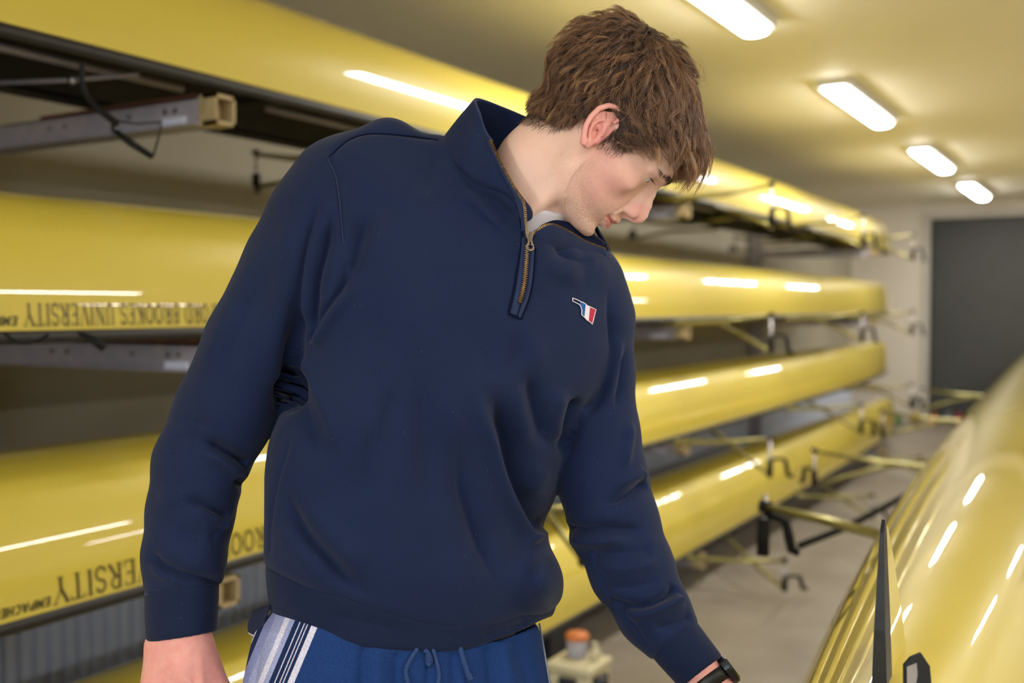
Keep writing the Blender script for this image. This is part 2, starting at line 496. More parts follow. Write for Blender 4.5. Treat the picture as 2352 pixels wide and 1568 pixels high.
# stroke letters with serifs: list of (polyline, relative thickness), box 0..0.7 x 0..1
def arc(cx, cy, rx, ry, a0, a1, n=14):
    return [(cx + rx * math.cos(math.radians(a0 + (a1 - a0) * k / n)), cy + ry * math.sin(math.radians(a0 + (a1 - a0) * k / n))) for k in range(n + 1)]
TK, TN, SF = 0.135, 0.05, 0.045
def serif(x, y, w=0.13):
    return ([(x - w, y), (x + w, y)], SF)
GLY = {
 'Y': (0.8, [([(0.08, 1), (0.4, 0.45)], TK), ([(0.72, 1), (0.4, 0.45)], TN), ([(0.4, 0.5), (0.4, 0)], TK), serif(0.1, 0.98), serif(0.7, 0.98), serif(0.4, 0.02)]),
 'T': (0.74, [([(0.37, 0), (0.37, 1)], TK), ([(0.03, 0.97), (0.71, 0.97)], 0.06), ([(0.04, 0.98), (0.04, 0.8)], SF), ([(0.7, 0.98), (0.7, 0.8)], SF), serif(0.37, 0.02)]),
 'I': (0.38, [([(0.19, 0), (0.19, 1)], TK), serif(0.19, 0.02), serif(0.19, 0.98)]),
 'S': (0.62, [(arc(0.31, 0.74, 0.22, 0.23, 20, 250, 12) + arc(0.31, 0.26, 0.24, 0.25, 80, -160, 14), 0.1), ([(0.53, 0.95), (0.53, 0.74)], SF), ([(0.07, 0.05), (0.07, 0.28)], SF)]),
 'R': (0.78, [([(0.16, 0), (0.16, 1)], TK), ([(0.16, 0.97)] + arc(0.38, 0.75, 0.2, 0.22, 90, -90, 10) + [(0.16, 0.53)], 0.085), ([(0.36, 0.52), (0.68, 0.0)], TK), serif(0.16, 0.02), serif(0.14, 0.98, 0.1), serif(0.7, 0.02, 0.07)]),
 'E': (0.7, [([(0.17, 0), (0.17, 1)], TK), ([(0.06, 0.97), (0.6, 0.97)], 0.06), ([(0.17, 0.5), (0.48, 0.5)], 0.06), ([(0.06, 0.03), (0.63, 0.03)], 0.06), ([(0.6, 0.98), (0.6, 0.78)], SF), ([(0.63, 0.02), (0.63, 0.24)], SF), ([(0.48, 0.6), (0.48, 0.4)], SF)]),
 'V': (0.78, [([(0.08, 1), (0.39, 0)], TK), ([(0.7, 1), (0.39, 0)], TN), serif(0.1, 0.98), serif(0.68, 0.98)]),
 'N': (0.84, [([(0.15, 0), (0.15, 1)], TN), ([(0.13, 1), (0.69, 0)], TK), ([(0.69, 0), (0.69, 1)], TN), serif(0.15, 0.02), serif(0.1, 0.98, 0.08), serif(0.69, 0.98)]),
 'U': (0.8, [([(0.17, 1)] + arc(0.4, 0.28, 0.23, 0.25, 180, 360, 14) + [(0.63, 1)], 0.105), serif(0.17, 0.98), serif(0.63, 0.98)]),
 'K': (0.8, [([(0.16, 0), (0.16, 1)], TK), ([(0.2, 0.45), (0.64, 1)], TN), ([(0.3, 0.56), (0.68, 0)], TK), serif(0.16, 0.02), serif(0.16, 0.98), serif(0.62, 0.98), serif(0.68, 0.02, 0.09)]),
 'O': (0.82, [(arc(0.41, 0.5, 0.31, 0.45, 0, 360, 26), 0.115)]),
 'B': (0.72, [([(0.16, 0), (0.16, 1)], TK), ([(0.1, 0.97)] + arc(0.36, 0.76, 0.18, 0.21, 90, -90, 10) + [(0.16, 0.54)], 0.085), ([(0.36, 0.54)] + arc(0.36, 0.28, 0.22, 0.25, 90, -90, 10) + [(0.1, 0.03)], 0.09)]),
 'X': (0.8, [([(0.1, 1), (0.7, 0)], TK), ([(0.68, 1), (0.1, 0)], TN), serif(0.12, 0.98), serif(0.66, 0.98), serif(0.12, 0.02), serif(0.68, 0.02)]),
 'F': (0.66, [([(0.17, 0), (0.17, 1)], TK), ([(0.06, 0.97), (0.58, 0.97)], 0.06), ([(0.17, 0.5), (0.46, 0.5)], 0.06), ([(0.58, 0.98), (0.58, 0.78)], SF), serif(0.17, 0.02)]),
 'D': (0.82, [([(0.16, 0), (0.16, 1)], TK), ([(0.06, 0.97)] + arc(0.34, 0.5, 0.36, 0.47, 90, -90, 16) + [(0.06, 0.03)], 0.1)]),
 'M': (0.9, [([(0.1, 0), (0.2, 1)], 0.17), ([(0.2, 1), (0.45, 0.2)], 0.17), ([(0.45, 0.2), (0.75, 1)], 0.17), ([(0.75, 1), (0.78, 0)], 0.17)]),
 'P': (0.7, [([(0.14, 0), (0.14, 1)], 0.19), ([(0.14, 0.92)] + arc(0.38, 0.7, 0.2, 0.22, 90, -90, 10) + [(0.14, 0.48)], 0.17)]),
 'A': (0.78, [([(0.08, 0), (0.38, 1)], 0.17), ([(0.38, 1), (0.7, 0)], 0.17), ([(0.2, 0.3), (0.58, 0.3)], 0.14)]),
 'C': (0.72, [(arc(0.4, 0.5, 0.28, 0.42, 50, 310, 16), 0.18)]),
 'H': (0.76, [([(0.14, 0), (0.14, 1)], 0.19), ([(0.62, 0), (0.62, 1)], 0.19), ([(0.14, 0.5), (0.62, 0.5)], 0.16)]),
 'e': (0.66, [([(0.14, 0), (0.14, 1)], 0.19), ([(0.14, 0.91), (0.6, 0.91)], 0.17), ([(0.14, 0.5), (0.54, 0.5)], 0.16), ([(0.14, 0.09), (0.6, 0.09)], 0.17)]),
 'r': (0.72, [([(0.14, 0), (0.14, 1)], 0.19), ([(0.14, 0.92)] + arc(0.38, 0.72, 0.2, 0.2, 90, -90, 10) + [(0.14, 0.52)], 0.16), ([(0.36, 0.5), (0.64, 0.0)], 0.18)]),
}
def lettering(t, B, text, ystart, g0, hgt, m, sx=1.0, gap=0.06, slant=0.0):
    """text turned upside down on the + side: first letter at ystart, running towards smaller y"""
    x = 0.0
    for ch in text:
        if ch == ' ':
            x += 0.42 * hgt * sx
            continue
        wd, strokes = GLY[ch]
        V, F = [], []
        for pl, th in strokes:
            P = np.array(pl, float)
            dens = [P[0]]
            for a, b in zip(P[:-1], P[1:]):
                n = max(1, int(np.linalg.norm(b - a) / 0.12))
                for k in range(1, n + 1):
                    dens.append(a + (b - a) * k / n)
            P = np.array(dens)
            T = np.gradient(P, axis=0)
            T /= np.linalg.norm(T, axis=1, keepdims=True) + 1e-9
            N = np.stack([-T[:, 1], T[:, 0]], 1)
            n0 = len(V)
            for p, q in zip(P, N):
                for s in (1, -1):
                    gx, gy = p + q * s * th / 2
                    yy = ystart - (x + (gx + slant * gy) * hgt * sx)
                    gg = g0 + (1 - gy) * hgt
                    bx, bz = B.girth(yy, gg)
                    V.append(B.loc(bx, yy, bz))
            for k in range(len(P) - 1):
                a = n0 + 2 * k
                F.append((a, a + 1, a + 3, a + 2))
        mesh_obj('letter', np.array(V), F, m, t)
        x += (wd + gap) * hgt * sx

GRP = 'yellow rowing shells stored on the wall rack'
YS = -4.75
GZ = [2.10, 1.446, 0.82, 0.21]
CX = [-2.34, -2.34, -2.34, -2.26]
labs = ['topmost yellow rowing shell on the wall rack, just under the ceiling',
        'second yellow rowing shell from the top of the rack, level with the man chest',
        'third yellow rowing shell from the top, with large lettering beside the hanging forearm',
        'lowest yellow rowing shell of the rack, close above the concrete floor']
BO = []
for k in range(4):
    B = Boat(CX[k], YS, GZ[k], 16.9, 0.262, 0.318)
    BO.append(B)
    near = [(y - YS, 0.50, (0.2, 0.18, 0.18, 0.14)[k]) for y in ((3.1, 5.2, 7.3, 9.4) if k < 3 else (5.2, 7.3, 9.4))]
    far = [(y - YS, 0.42, 0.12) for y in (3.1, 4.6, 6.8, 8.9)]
    tb = build_boat(labs[k], B, GRP, 3.2, 15.2, near, far)
    if k in (1, 2):
        hgt = 0.05 if k == 1 else 0.06
        yst = 2.31 if k == 1 else 2.44
        lettering(tb, B, 'OXFORD BROOKES UNIVERSITY', yst - YS + (-0.295 if k == 1 else 0.03), 0.012, hgt, M_LETTER, 0.64 if k == 1 else 0.88)
        lettering(tb, B, 'eMPACHer', (1.395 if k == 1 else 1.465) - YS, 0.014, 0.021, M_EMP, 1.05, 0.05, 0.15)

# the shell on trestles beside the man, stern towards the camera
RB = Boat(-0.188, 0.28, 0.77, 15.5, 0.30, 0.315, math.radians(2.7))
tb = build_boat('large glossy yellow rowing shell upside down on trestles at the right edge', RB, 'yellow rowing shell beside the man', 3.6, 12.5, [], [])
# ------------------------------------------------------------------ stern fittings and riggers of the near shell
def fin_part(name, poly, thick, m):
    """poly in boat (y, z above gunwale) on the centre line, thinner towards the tip"""
    P = np.array(poly, float)
    zmin, zmax = P[:, 1].min(), P[:, 1].max()
    V = []
    for sg in (1, -1):
        for y, z in P:
            th = thick * (1 - 0.8 * (z - zmin) / (zmax - zmin))
            V.append(RB.loc(sg * th / 2, y, z))
    n = len(P)
    F = [tuple(range(n)), tuple(range(n, 2 * n))[::-1]] + [(i, n + i, n + (i + 1) % n, (i + 1) % n) for i in range(n)]
    return mesh_obj(name, np.array(V), F, m, tb)
M_CARB = mat('black_carbon', srgb(30, 32, 36), 0.45, spec=0.3, noise=(60, srgb(44, 46, 48), 0.6))
fy = 0.92
kz = RB.dp(fy)
fin_part('rudder', [(fy - 0.026, kz - 0.03), (fy + 0.012, kz - 0.03), (fy + 0.006, kz + 0.08), (fy - 0.004, kz + 0.165), (fy - 0.012, kz + 0.178), (fy - 0.022, kz + 0.165), (fy - 0.03, kz + 0.06)], 0.018, M_CARB)
fin_part('fin', [(fy + 0.016, kz - 0.03), (fy + 0.15, kz - 0.03), (fy + 0.11, kz + 0.04), (fy + 0.045, kz + 0.13), (fy + 0.012, kz + 0.165), (fy + 0.004, kz + 0.168), (fy + 0.012, kz + 0.06)], 0.014, M_HULL)
# small black clip with a silver emblem behind the fin
mb = MB()
cc = W(2106, 1556, 1.08)
rr, uu = RGT, UPV
pl = [cc + rr * a + uu * b for a, b in [(-0.013, -0.05), (0.013, -0.05), (0.0155, -0.01), (0.0135, 0.012), (0.0045, 0.0255), (-0.006, 0.021), (-0.013, 0.013)]]
mb.prism(pl, tuple(-FWD * -0.004))
clip = mb.build('stern_clip', M_CARB, tb)
mb = MB()
pl = [cc - FWD * 0.001 + rr * a + uu * b for a, b in [(-0.011, -0.02), (-0.004, -0.02), (0.0, 0.004), (-0.001, 0.016), (-0.011, 0.012)]]
mb.prism(pl, tuple(-FWD * 0.001))
mb.build('emblem', M_BRIGHT, clip)
for y, reach in ((5.0, 0.62), (7.2, 0.62), (9.4, 0.62)):
    rigger(tb, RB, y, reach, 0.16, -1)
# the nearest rigger, reaching out towards the stacked shells
pin = W(1757, 1162, 3.3)
ro = W(2075, 1243, 2.95)
mid = W(1900, 1196, 3.12)
mb = MB()
mb.tube([ro, mid, pin], [0.02, 0.021, 0.014], 10, True, ((0, 0, 1), 0.7))
rg = mb.build('rigger', M_WING, tb, True)
MB().tube([W(2098, 1128, 3.9), W(1990, 1186, 3.7), W(1930, 1216, 3.55), W(1838, 1252, 3.36)], 0.012, 8).build('back_stay', M_GATE, rg, True)
MB().tube([W(1757, 1135, 3.3), W(1757, 1268, 3.3)], 0.008, 8).build('pin', M_BRIGHT, rg, True)
g = MB()
g.tube([W(1754, 1190, 3.3), W(1752, 1275, 3.3)], 0.021, 8)
g.tube([W(1752, 1180, 3.3), W(1785, 1188, 3.3), W(1806, 1200, 3.3)], 0.012, 8)
g.tube([W(1805, 1198, 3.3), W(1812, 1232, 3.3), W(1818, 1262, 3.3), W(1834, 1270, 3.3)], [0.014, 0.017, 0.016, 0.012], 8)
g.tube([W(1745, 1160, 3.3), W(1772, 1166, 3.3)], 0.02, 8)
g.build('oarlock', M_GATE, rg, True)

# ------------------------------------------------------------------ trestles under the near shell
for k, yl in enumerate((4.2, 10.8)):
    c = RB.loc(0, yl, 0)
    t = thing('trestle', ('steel trestle under the near yellow shell, closer to the man', 'steel trestle under the near yellow shell, farther down the hall')[k], 'trestle', (c[0], c[1], 0), 'trestles under the near shell')
    zt = RB.o[2] - 0.075
    MB().box((c[0] - 0.34, c[1] - 0.03, zt - 0.05), (c[0] + 0.34, c[1] + 0.03, zt), 0.006).build('top_bar', M_STEEL, t)
    for sx in (-1, 1):
        MB().box((c[0] + sx * 0.285 - 0.05, c[1] - 0.032, zt), (c[0] + sx * 0.285 + 0.05, c[1] + 0.032, zt + 0.045), 0.01).build('pad', M_RUST, t)
        for sy in (-1, 1):
            MB().tube([(c[0] + sx * 0.24, c[1] + sy * 0.03, zt - 0.03), (c[0] + sx * 0.30, c[1] + sy * 0.26, 0.0)], 0.016, 8).build('leg', M_STEEL, t, True)
        MB().tube([(c[0] + sx * 0.274, c[1] - 0.155, 0.3), (c[0] + sx * 0.274, c[1] + 0.155, 0.3)], 0.009, 6).build('brace', M_STEEL, t, True)

# ------------------------------------------------------------------ cantilever racks on the left wall
def rack(y, lab):
    t = thing('boat_rack', lab, 'rack', (XL + 0.06, y, 0), 'galvanised boat racks on the left wall')
    p = MB()
    p.box((XL + 0.03, y - 0.045, 0.0), (XL + 0.038, y + 0.045, 2.45))
    p.box((XL + 0.03, y - 0.05, 0.0), (XL + 0.12, y - 0.042, 2.45))
    p.box((XL + 0.03, y + 0.042, 0.0), (XL + 0.12, y + 0.05, 2.45))
    p.build('upright', M_STEEL, t)
    for k in range(4):
        z1 = GZ[k] - 0.046
        hh = 0.074 if k < 3 else 0.06
        x1 = -2.125 if k < 3 else -2.03
        a = MB()
        a.box((XL + 0.10, y - 0.034, z1 - hh), (x1, y - 0.030, z1))
        a.box((XL + 0.10, y - 0.034, z1 - 0.005), (x1, y + 0.03, z1))
        a.box((XL + 0.10, y - 0.05, z1 - hh), (x1, y + 0.03, z1 - hh + 0.006))
        arm = a.build('arm', M_STEEL, t)
        MB().box((XL + 0.5, y - 0.03, z1), (x1 - 0.02, y + 0.03, z1 + 0.012), 0.003).build('pad', M_RUST, arm)
        b = MB()
        q = 0.036
        b.box((x1, y - q, z1 - 0.075), (x1 + 0.012, y + q, z1 + 0.004))
        for s1 in (-1, 1):
            b.box((x1 + 0.012, y + s1 * q - (0.008 if s1 > 0 else 0), z1 - 0.075), (x1 + 0.06, y + s1 * q + (0 if s1 > 0 else 0.008), z1 + 0.004))
        b.box((x1 + 0.012, y - q, z1 - 0.075), (x1 + 0.06, y + q, z1 - 0.065))
        b.box((x1 + 0.012, y - q, z1 - 0.006), (x1 + 0.06, y + q, z1 + 0.004))
        b.build('end_block', M_WOOD, arm)
        MB().box((x1 - 0.14, y - 0.040, z1 - 0.068), (x1 - 0.05, y - 0.034, z1 - 0.046), 0.002).build('label_plate', M_LABEL, arm)
        for bx in (x1 - 0.125, x1 - 0.085, x1 - 0.27, x1 - 0.55, x1 - 0.62):
            MB().lathe((bx, y - 0.036, z1 - 0.03), [(0.009, -0.006), (0.009, 0.0)], 6, 'y').build('bolt', M_BRIGHT, arm)
rack(2.0, 'galvanised boat rack with pale wooden arm ends at the left edge')
rack(5.35, 'galvanised boat rack mostly hidden behind the man')
rack(10.2, 'galvanised boat rack nearest the back wall')

# hanging oarlock and straps under the upper shells, left edge
top_boat = [o for o in bpy.data.objects if o.name == 'rowing_shell'][0]
sec_boat = [o for o in bpy.data.objects if o.name == 'rowing_shell.001'][0]
Z = 2.36
mb = MB()
mb.tube(crv([W(190, 142, Z), W(188, 180, Z), W(196, 215, Z), W(225, 250, Z), W(270, 284, Z)], 16), [0.006] * 10 + list(np.linspace(0.006, 0.009, 6)), 8)
st = mb.build('rigger', M_GATE, top_boat, True)
mb = MB()
mb.tube([W(266, 302, Z), W(300, 328, Z), W(350, 360, Z)], [0.007, 0.0085, 0.007], 8)
mb.tube([W(272, 280, Z), W(258, 290, Z), W(260, 304, Z)], 0.004, 6)
mb.tube([W(262, 276, Z), W(310, 284, Z), W(372, 280, Z), W(366, 310, Z), W(352, 358, Z)], 0.0022, 6)
mb.build('oarlock', M_GATE, st, True)
mb = MB()
mb.tube(crv([W(10, 765, 2.2), W(40, 786, 2.2), W(80, 785, 2.2), W(112, 768, 2.2)], 14), 0.004, 6)
mb.build('strap', M_GATE, sec_boat, True)
mb = MB()
mb.tube([W(180, 764, 2.3), W(215, 780, 2.3), W(238, 800, 2.3)], [0.004, 0.010, 0.009], 8)
mb.build('strap', M_GATE, sec_boat, True)
mb = MB()
mb.tube([W(0, 190, 2.75), W(160, 184, 2.75), W(320, 170, 2.75)], 0.006, 8)
mb.build('seat_track', M_STEEL, top_boat, True)
mb = MB()
q = W(165, 183, 2.74)
mb.lathe(tuple(q), [(0.013, -0.006), (0.013, 0.006)], 12, 'y')
mb.build('roller', M_BRIGHT, top_boat, True)

# ------------------------------------------------------------------ things on the floor
M_CREAM = mat('cream_plastic', srgb(206, 196, 160), 0.5, noise=(9, srgb(190, 180, 146), 0.5))
M_DARK = mat('dark_plastic', srgb(26, 28, 36), 0.5, noise=(20, srgb(38, 40, 48), 0.5))
M_TUB = mat('grey_tub', srgb(176, 176, 190), 0.4, noise=(15, srgb(160, 160, 176), 0.5))
M_ORANGE = mat('orange_lid', srgb(206, 122, 64), 0.5, noise=(20, srgb(190, 106, 52), 0.5))
M_SILV = mat('silver_flask', srgb(196, 202, 218), 0.3, metal=0.5, noise=(20, srgb(176, 182, 200), 0.5))
bc = W(1330, 1500, 3.85)
bx, by = bc[0], bc[1]
t = thing('toolbox', 'cream plastic toolbox with dark latch on the floor beside the shorts', 'box', (bx, by, 0))
MB().box((bx - 0.09, by - 0.09, 0.0), (bx + 0.09, by + 0.09, 0.17), 0.02).build('body', M_CREAM, t)
MB().box((bx - 0.095, by - 0.095, 0.172), (bx + 0.095, by + 0.095, 0.205), 0.014).build('lid', M_CREAM, t)
MB().box((bx - 0.03, by - 0.112, 0.08), (bx + 0.04, by - 0.092, 0.165), 0.006).build('latch', M_DARK, t)
MB().box((bx + 0.092, by - 0.05, 0.09), (bx + 0.108, by + 0.03, 0.165), 0.006).build('latch', M_DARK, t)
jp = W(1326, 1490, 3.88)
t = thing('grease_tub', 'grey tub with an orange lid on top of the cream toolbox', 'tub', (jp[0], jp[1], 0.205))
MB().lathe((jp[0], jp[1], 0.205), [(0.034, 0), (0.038, 0.004), (0.041, 0.06), (0.041, 0.064)], 20).build('pot', M_TUB, t, True)
MB().lathe((jp[0], jp[1], 0.2695), [(0.044, 0), (0.044, 0.016), (0.036, 0.024)], 20).build('lid', M_ORANGE, t, True)
jp = W(1366, 1490, 3.84)
t = thing('spray_bottle', 'small pale bottle beside the orange-lidded tub', 'bottle', (jp[0], jp[1], 0.205))
MB().lathe((jp[0], jp[1], 0.205), [(0.018, 0), (0.020, 0.004), (0.020, 0.035), (0.010, 0.048)], 16).build('bottle', M_CREAM, t, True)
MB().lathe((jp[0], jp[1], 0.2535), [(0.011, 0), (0.011, 0.014), (0.007, 0.018)], 14).build('cap', M_CREAM, t, True)
jp = W(1378, 1560, 3.55)
t = thing('drink_flask', 'silver flask standing on the floor in front of the toolbox', 'flask', (jp[0], jp[1], 0))
MB().lathe((jp[0], jp[1], 0.0), [(0.036, 0), (0.038, 0.006), (0.038, 0.17), (0.026, 0.20)], 20).build('body', M_SILV, t, True)
MB().lathe((jp[0], jp[1], 0.20), [(0.026, 0), (0.026, 0.035), (0.02, 0.042)], 16).build('cap', M_DARK, t, True)
jp = W(1255, 1470, 4.55)
t = thing('storage_crate', 'dark plastic crate in the shade under the lowest shell', 'crate', (jp[0], jp[1], 0))
cb = MB()
cb.box((jp[0] - 0.09, jp[1] - 0.13, 0.0), (jp[0] + 0.09, jp[1] + 0.13, 0.012))
for s1 in (-1, 1):
    cb.box((jp[0] + s1 * 0.085 - 0.006, jp[1] - 0.13, 0.012), (jp[0] + s1 * 0.085 + 0.006, jp[1] + 0.13, 0.15))
    cb.box((jp[0] - 0.079, jp[1] + s1 * 0.124 - 0.006, 0.012), (jp[0] + 0.079, jp[1] + s1 * 0.124 + 0.006, 0.15))
cb.build('shell', M_DARK, t)
MB().box((jp[0] - 0.1, jp[1] - 0.14, 0.15), (jp[0] + 0.1, jp[1] + 0.14, 0.168), 0.005).build('rim', M_DARK, t)
# row of bright rowing shoes along the back wall
cols = [('green', (64, 120, 60)), ('yellow', (190, 160, 40)), ('orange', (206, 110, 60)), ('grey', (120, 124, 132)), ('crimson', (176, 30, 60)), ('blue', (40, 74, 160))]
us = [2060, 2102, 2142, 2178, 2200, 2236]
for (cn, cv), u in zip(cols, us):
    q = W(u, 968, 13.35 + (0.3 if cn in ('yellow', 'grey', 'blue') else 0.0))
    m_ = mat('shoe_' + cn, srgb(*cv), 0.6, noise=(30, srgb(*[int(c * 0.8) for c in cv]), 0.6))
    t = thing('rowing_shoe', cn + ' shoe left on the floor by the back wall', 'shoe', (q[0], q[1], 0), 'shoes along the back wall')
    prof = [(-0.13, 0.03, 0.11), (-0.10, 0.045, 0.125), (-0.04, 0.048, 0.115), (0.02, 0.05, 0.075), (0.09, 0.055, 0.058), (0.14, 0.045, 0.045), (0.165, 0.02, 0.03)]
    V, F = [], []
    for a, w_, h_ in prof:
        for j in range(10):
            an = math.pi * j / 9
            V.append((q[0] + w_ * math.cos(an), q[1] - a, 0.018 + h_ * math.sin(an) ** 0.7))
    for i in range(len(prof) - 1):
        for j in range(9):
            F.append((i * 10 + j, i * 10 + j + 1, (i + 1) * 10 + j + 1, (i + 1) * 10 + j))
    F += [tuple(range(10)), tuple(range(60, 70))[::-1]]
    mesh_obj('upper', np.array(V), F, m_, t, True)
    MB().box((q[0] - 0.052, q[1] - 0.165, 0.0), (q[0] + 0.052, q[1] + 0.13, 0.02), 0.008).build('sole', M_BLACK, t)
# ------------------------------------------------------------------ implicit modelling tools (for the man and his clothes)
# Modelling space: u right, v down, w away, one unit = 1.3 m / 2400 (about 0.54 mm); w = 0 lies 1.3 m in front of the camera.
ZP = 1.3
PX = ZP / FPX
def to_world(P):
    P = np.asarray(P, float)
    Z = ZP + P[:, 2] * PX
    return CAM + Z[:, None] * FWD + ((P[:, 0] - 1176) / FPX * Z)[:, None] * RGT + ((784 - P[:, 1]) / FPX * Z)[:, None] * UPV

def smin(a, b, k):
    h = np.clip(0.5 + 0.5 * (b - a) / k, 0, 1)
    return b + (a - b) * h - k * h * (1 - h)
def smax(a, b, k):
    return -smin(-a, -b, k)
def sph(P, c, r):
    return np.sqrt(((P - np.array(c, np.float32)) ** 2).sum(1)) - r
def ell(P, c, r, R=None):
    Q = P - np.array(c, np.float32)
    if R is not None:
        Q = Q @ np.array(R, np.float32)
    r = np.array(r, np.float32)
    k0 = np.sqrt(((Q / r) ** 2).sum(1))
    k1 = np.sqrt(((Q / (r * r)) ** 2).sum(1)) + 1e-9
    return k0 * (k0 - 1) / k1
def cap(P, a, b, ra, rb=None):
    rb = ra if rb is None else rb
    a = np.array(a, np.float32)
    d = np.array(b, np.float32) - a
    t = np.clip(((P - a) @ d) / (d @ d + 1e-9), 0, 1)
    Q = P - a - t[:, None] * d
    return np.sqrt((Q * Q).sum(1)) - (ra + (rb - ra) * t)
def chain(P, pts, k=0):
    """pts: (x, y, z, r)"""
    out = None
    for a, b in zip(pts[:-1], pts[1:]):
        d = cap(P, a[:3], b[:3], a[3], b[3])
        out = d if out is None else (np.minimum(out, d) if k <= 0 else smin(out, d, k))
    return out
def rot3(ax, deg):
    return np.array(Matrix.Rotation(math.radians(deg), 3, ax))

def polygonise(f, lo, hi, h, lip=1.5):
    """hierarchical sparse sampling of f on a grid, then surface nets. returns verts, quads"""
    lo = np.array(lo, float)
    nb = np.ceil((np.array(hi, float) - lo) / (h * 16)).astype(int)
    n = nb * 16 + 1
    G = np.full(tuple(n), 1e3, np.float32)
    run = lambda c: np.concatenate([f(q.astype(np.float32)) for q in np.array_split(c, max(1, len(c) // 120000))])
    blk = np.stack(np.meshgrid(*[np.arange(q) for q in nb], indexing='ij'), -1).reshape(-1, 3) * 16
    size = 16
    o8 = np.array([(x, y, z) for x in (0, 1) for y in (0, 1) for z in (0, 1)])
    while True:
        fc = run((blk + size / 2) * h + lo)
        half = h * size * 0.5 * math.sqrt(3) * lip
        for b in blk[fc <= -half]:
            G[b[0]:b[0] + size + 1, b[1]:b[1] + size + 1, b[2]:b[2] + size + 1] = -1e3
        blk = blk[np.abs(fc) < half]
        if size == 4:
            break
        size //= 2
        blk = (blk[:, None, :] + o8[None] * size).reshape(-1, 3)
    M = np.zeros(tuple(n), bool)
    r = np.arange(5)
    loc = np.stack(np.meshgrid(r, r, r, indexing='ij'), -1).reshape(-1, 3)
    idx = (blk[:, None, :] + loc[None]).reshape(-1, 3)
    M[idx[:, 0], idx[:, 1], idx[:, 2]] = True
    idx = np.argwhere(M)
    G[idx[:, 0], idx[:, 1], idx[:, 2]] = run(idx * h + lo)
    S = G < 0
    cs = np.zeros(tuple(n - 1), np.uint8)
    for dx in (0, 1):
        for dy in (0, 1):
            for dz in (0, 1):
                cs += S[dx:n[0] - 1 + dx, dy:n[1] - 1 + dy, dz:n[2] - 1 + dz]
    cells = np.argwhere((cs > 0) & (cs < 8))
    cid = np.full(tuple(n - 1), -1, np.int32)
    cid[cells[:, 0], cells[:, 1], cells[:, 2]] = np.arange(len(cells))
    acc = np.zeros((len(cells), 3))
    cnt = np.zeros(len(cells))
    cor = [(x, y, z) for x in (0, 1) for y in (0, 1) for z in (0, 1)]
    val = {q: G[cells[:, 0] + q[0], cells[:, 1] + q[1], cells[:, 2] + q[2]] for q in cor}
    for a in cor:
        for ax in range(3):
            if a[ax] == 0:
                b = list(a)
                b[ax] = 1
                b = tuple(b)
                va, vb = val[a], val[b]
                m = (va < 0) != (vb < 0)
                t = np.where(m, va / np.where(m, va - vb, 1), 0)
                p = np.array(a, float)[None] + 0 * acc
                p[:, ax] += t
                acc[m] += p[m]
                cnt[m] += 1
    V = (cells + acc / np.maximum(cnt, 1)[:, None]) * h + lo
    Q = []
    for ax in range(3):
        o1, o2 = [(1, 2), (2, 0), (0, 1)][ax]
        sl0 = [slice(None)] * 3
        sl1 = [slice(None)] * 3
        sl0[ax] = slice(0, n[ax] - 1)
        sl1[ax] = slice(1, n[ax])
        D = S[tuple(sl0)] != S[tuple(sl1)]
        e = np.argwhere(D)
        ok = (e[:, o1] > 0) & (e[:, o2] > 0) & (e[:, o1] < n[o1] - 1) & (e[:, o2] < n[o2] - 1)
        e = e[ok]
        def ci(d1, d2):
            q = e.copy()
            q[:, o1] -= d1
            q[:, o2] -= d2
            return cid[q[:, 0], q[:, 1], q[:, 2]]
        quad = np.stack([ci(1, 1), ci(0, 1), ci(0, 0), ci(1, 0)], 1)
        ins0 = S[e[:, 0], e[:, 1], e[:, 2]]
        quad[~ins0] = quad[~ins0][:, ::-1]
        Q.append(quad)
    Q = np.concatenate(Q)
    Q = Q[(Q >= 0).all(1)]
    return V, Q

def neighbours_smooth(V, Q, it=2, lam=0.5):
    E = np.concatenate([Q[:, [0, 1]], Q[:, [1, 2]], Q[:, [2, 3]], Q[:, [3, 0]]])
    deg = np.bincount(E.ravel(), minlength=len(V)).astype(float)
    for s in range(it):
        acc = np.zeros_like(V)
        for k in range(3):
            acc[:, k] = np.bincount(E[:, 0], V[E[:, 1], k], len(V)) + np.bincount(E[:, 1], V[E[:, 0], k], len(V))
        V = V + lam * (acc / np.maximum(deg, 1)[:, None] - V)
    return V
def normals(V, Q):
    n = np.cross(V[Q[:, 2]] - V[Q[:, 0]], V[Q[:, 3]] - V[Q[:, 1]])
    N = np.zeros_like(V)
    for k in range(4):
        for c in range(3):
            N[:, c] += np.bincount(Q[:, k], n[:, c], len(V))
    return N / (np.linalg.norm(N, axis=1, keepdims=True) + 1e-9)
def seg_dist(U, pl):
    """2D distance of points U (n,2) to a polyline and the parameter 0..1 along it"""
    pl = np.array(pl, float)
    best = np.full(len(U), 1e9)
    par = np.zeros(len(U))
    L = np.concatenate([[0], np.cumsum(np.linalg.norm(np.diff(pl, axis=0), axis=1))])
    sid = np.zeros(len(U))
    for i in range(len(pl) - 1):
        a, d = pl[i], pl[i + 1] - pl[i]
        t = np.clip(((U - a) @ d) / (d @ d), 0, 1)
        q = U - a - t[:, None] * d
        ds = np.sqrt((q * q).sum(1))
        m = ds < best
        best[m] = ds[m]
        par[m] = ((L[i] + t * np.linalg.norm(d)) / L[-1])[m]
        sid[m] = np.sign(d[0] * q[:, 1] - d[1] * q[:, 0])[m]
    return best, par, sid
def table(rows):
    R = np.array(rows, float)
    v = np.arange(R[0, 0], R[-1, 0] + 1)
    out = [np.interp(v, R[:, 0], R[:, k]) for k in range(1, R.shape[1])]
    ker = np.hanning(41)
    ker /= ker.sum()
    out = [np.convolve(np.pad(o, 20, mode='edge'), ker, 'valid') for o in out]
    return v, out

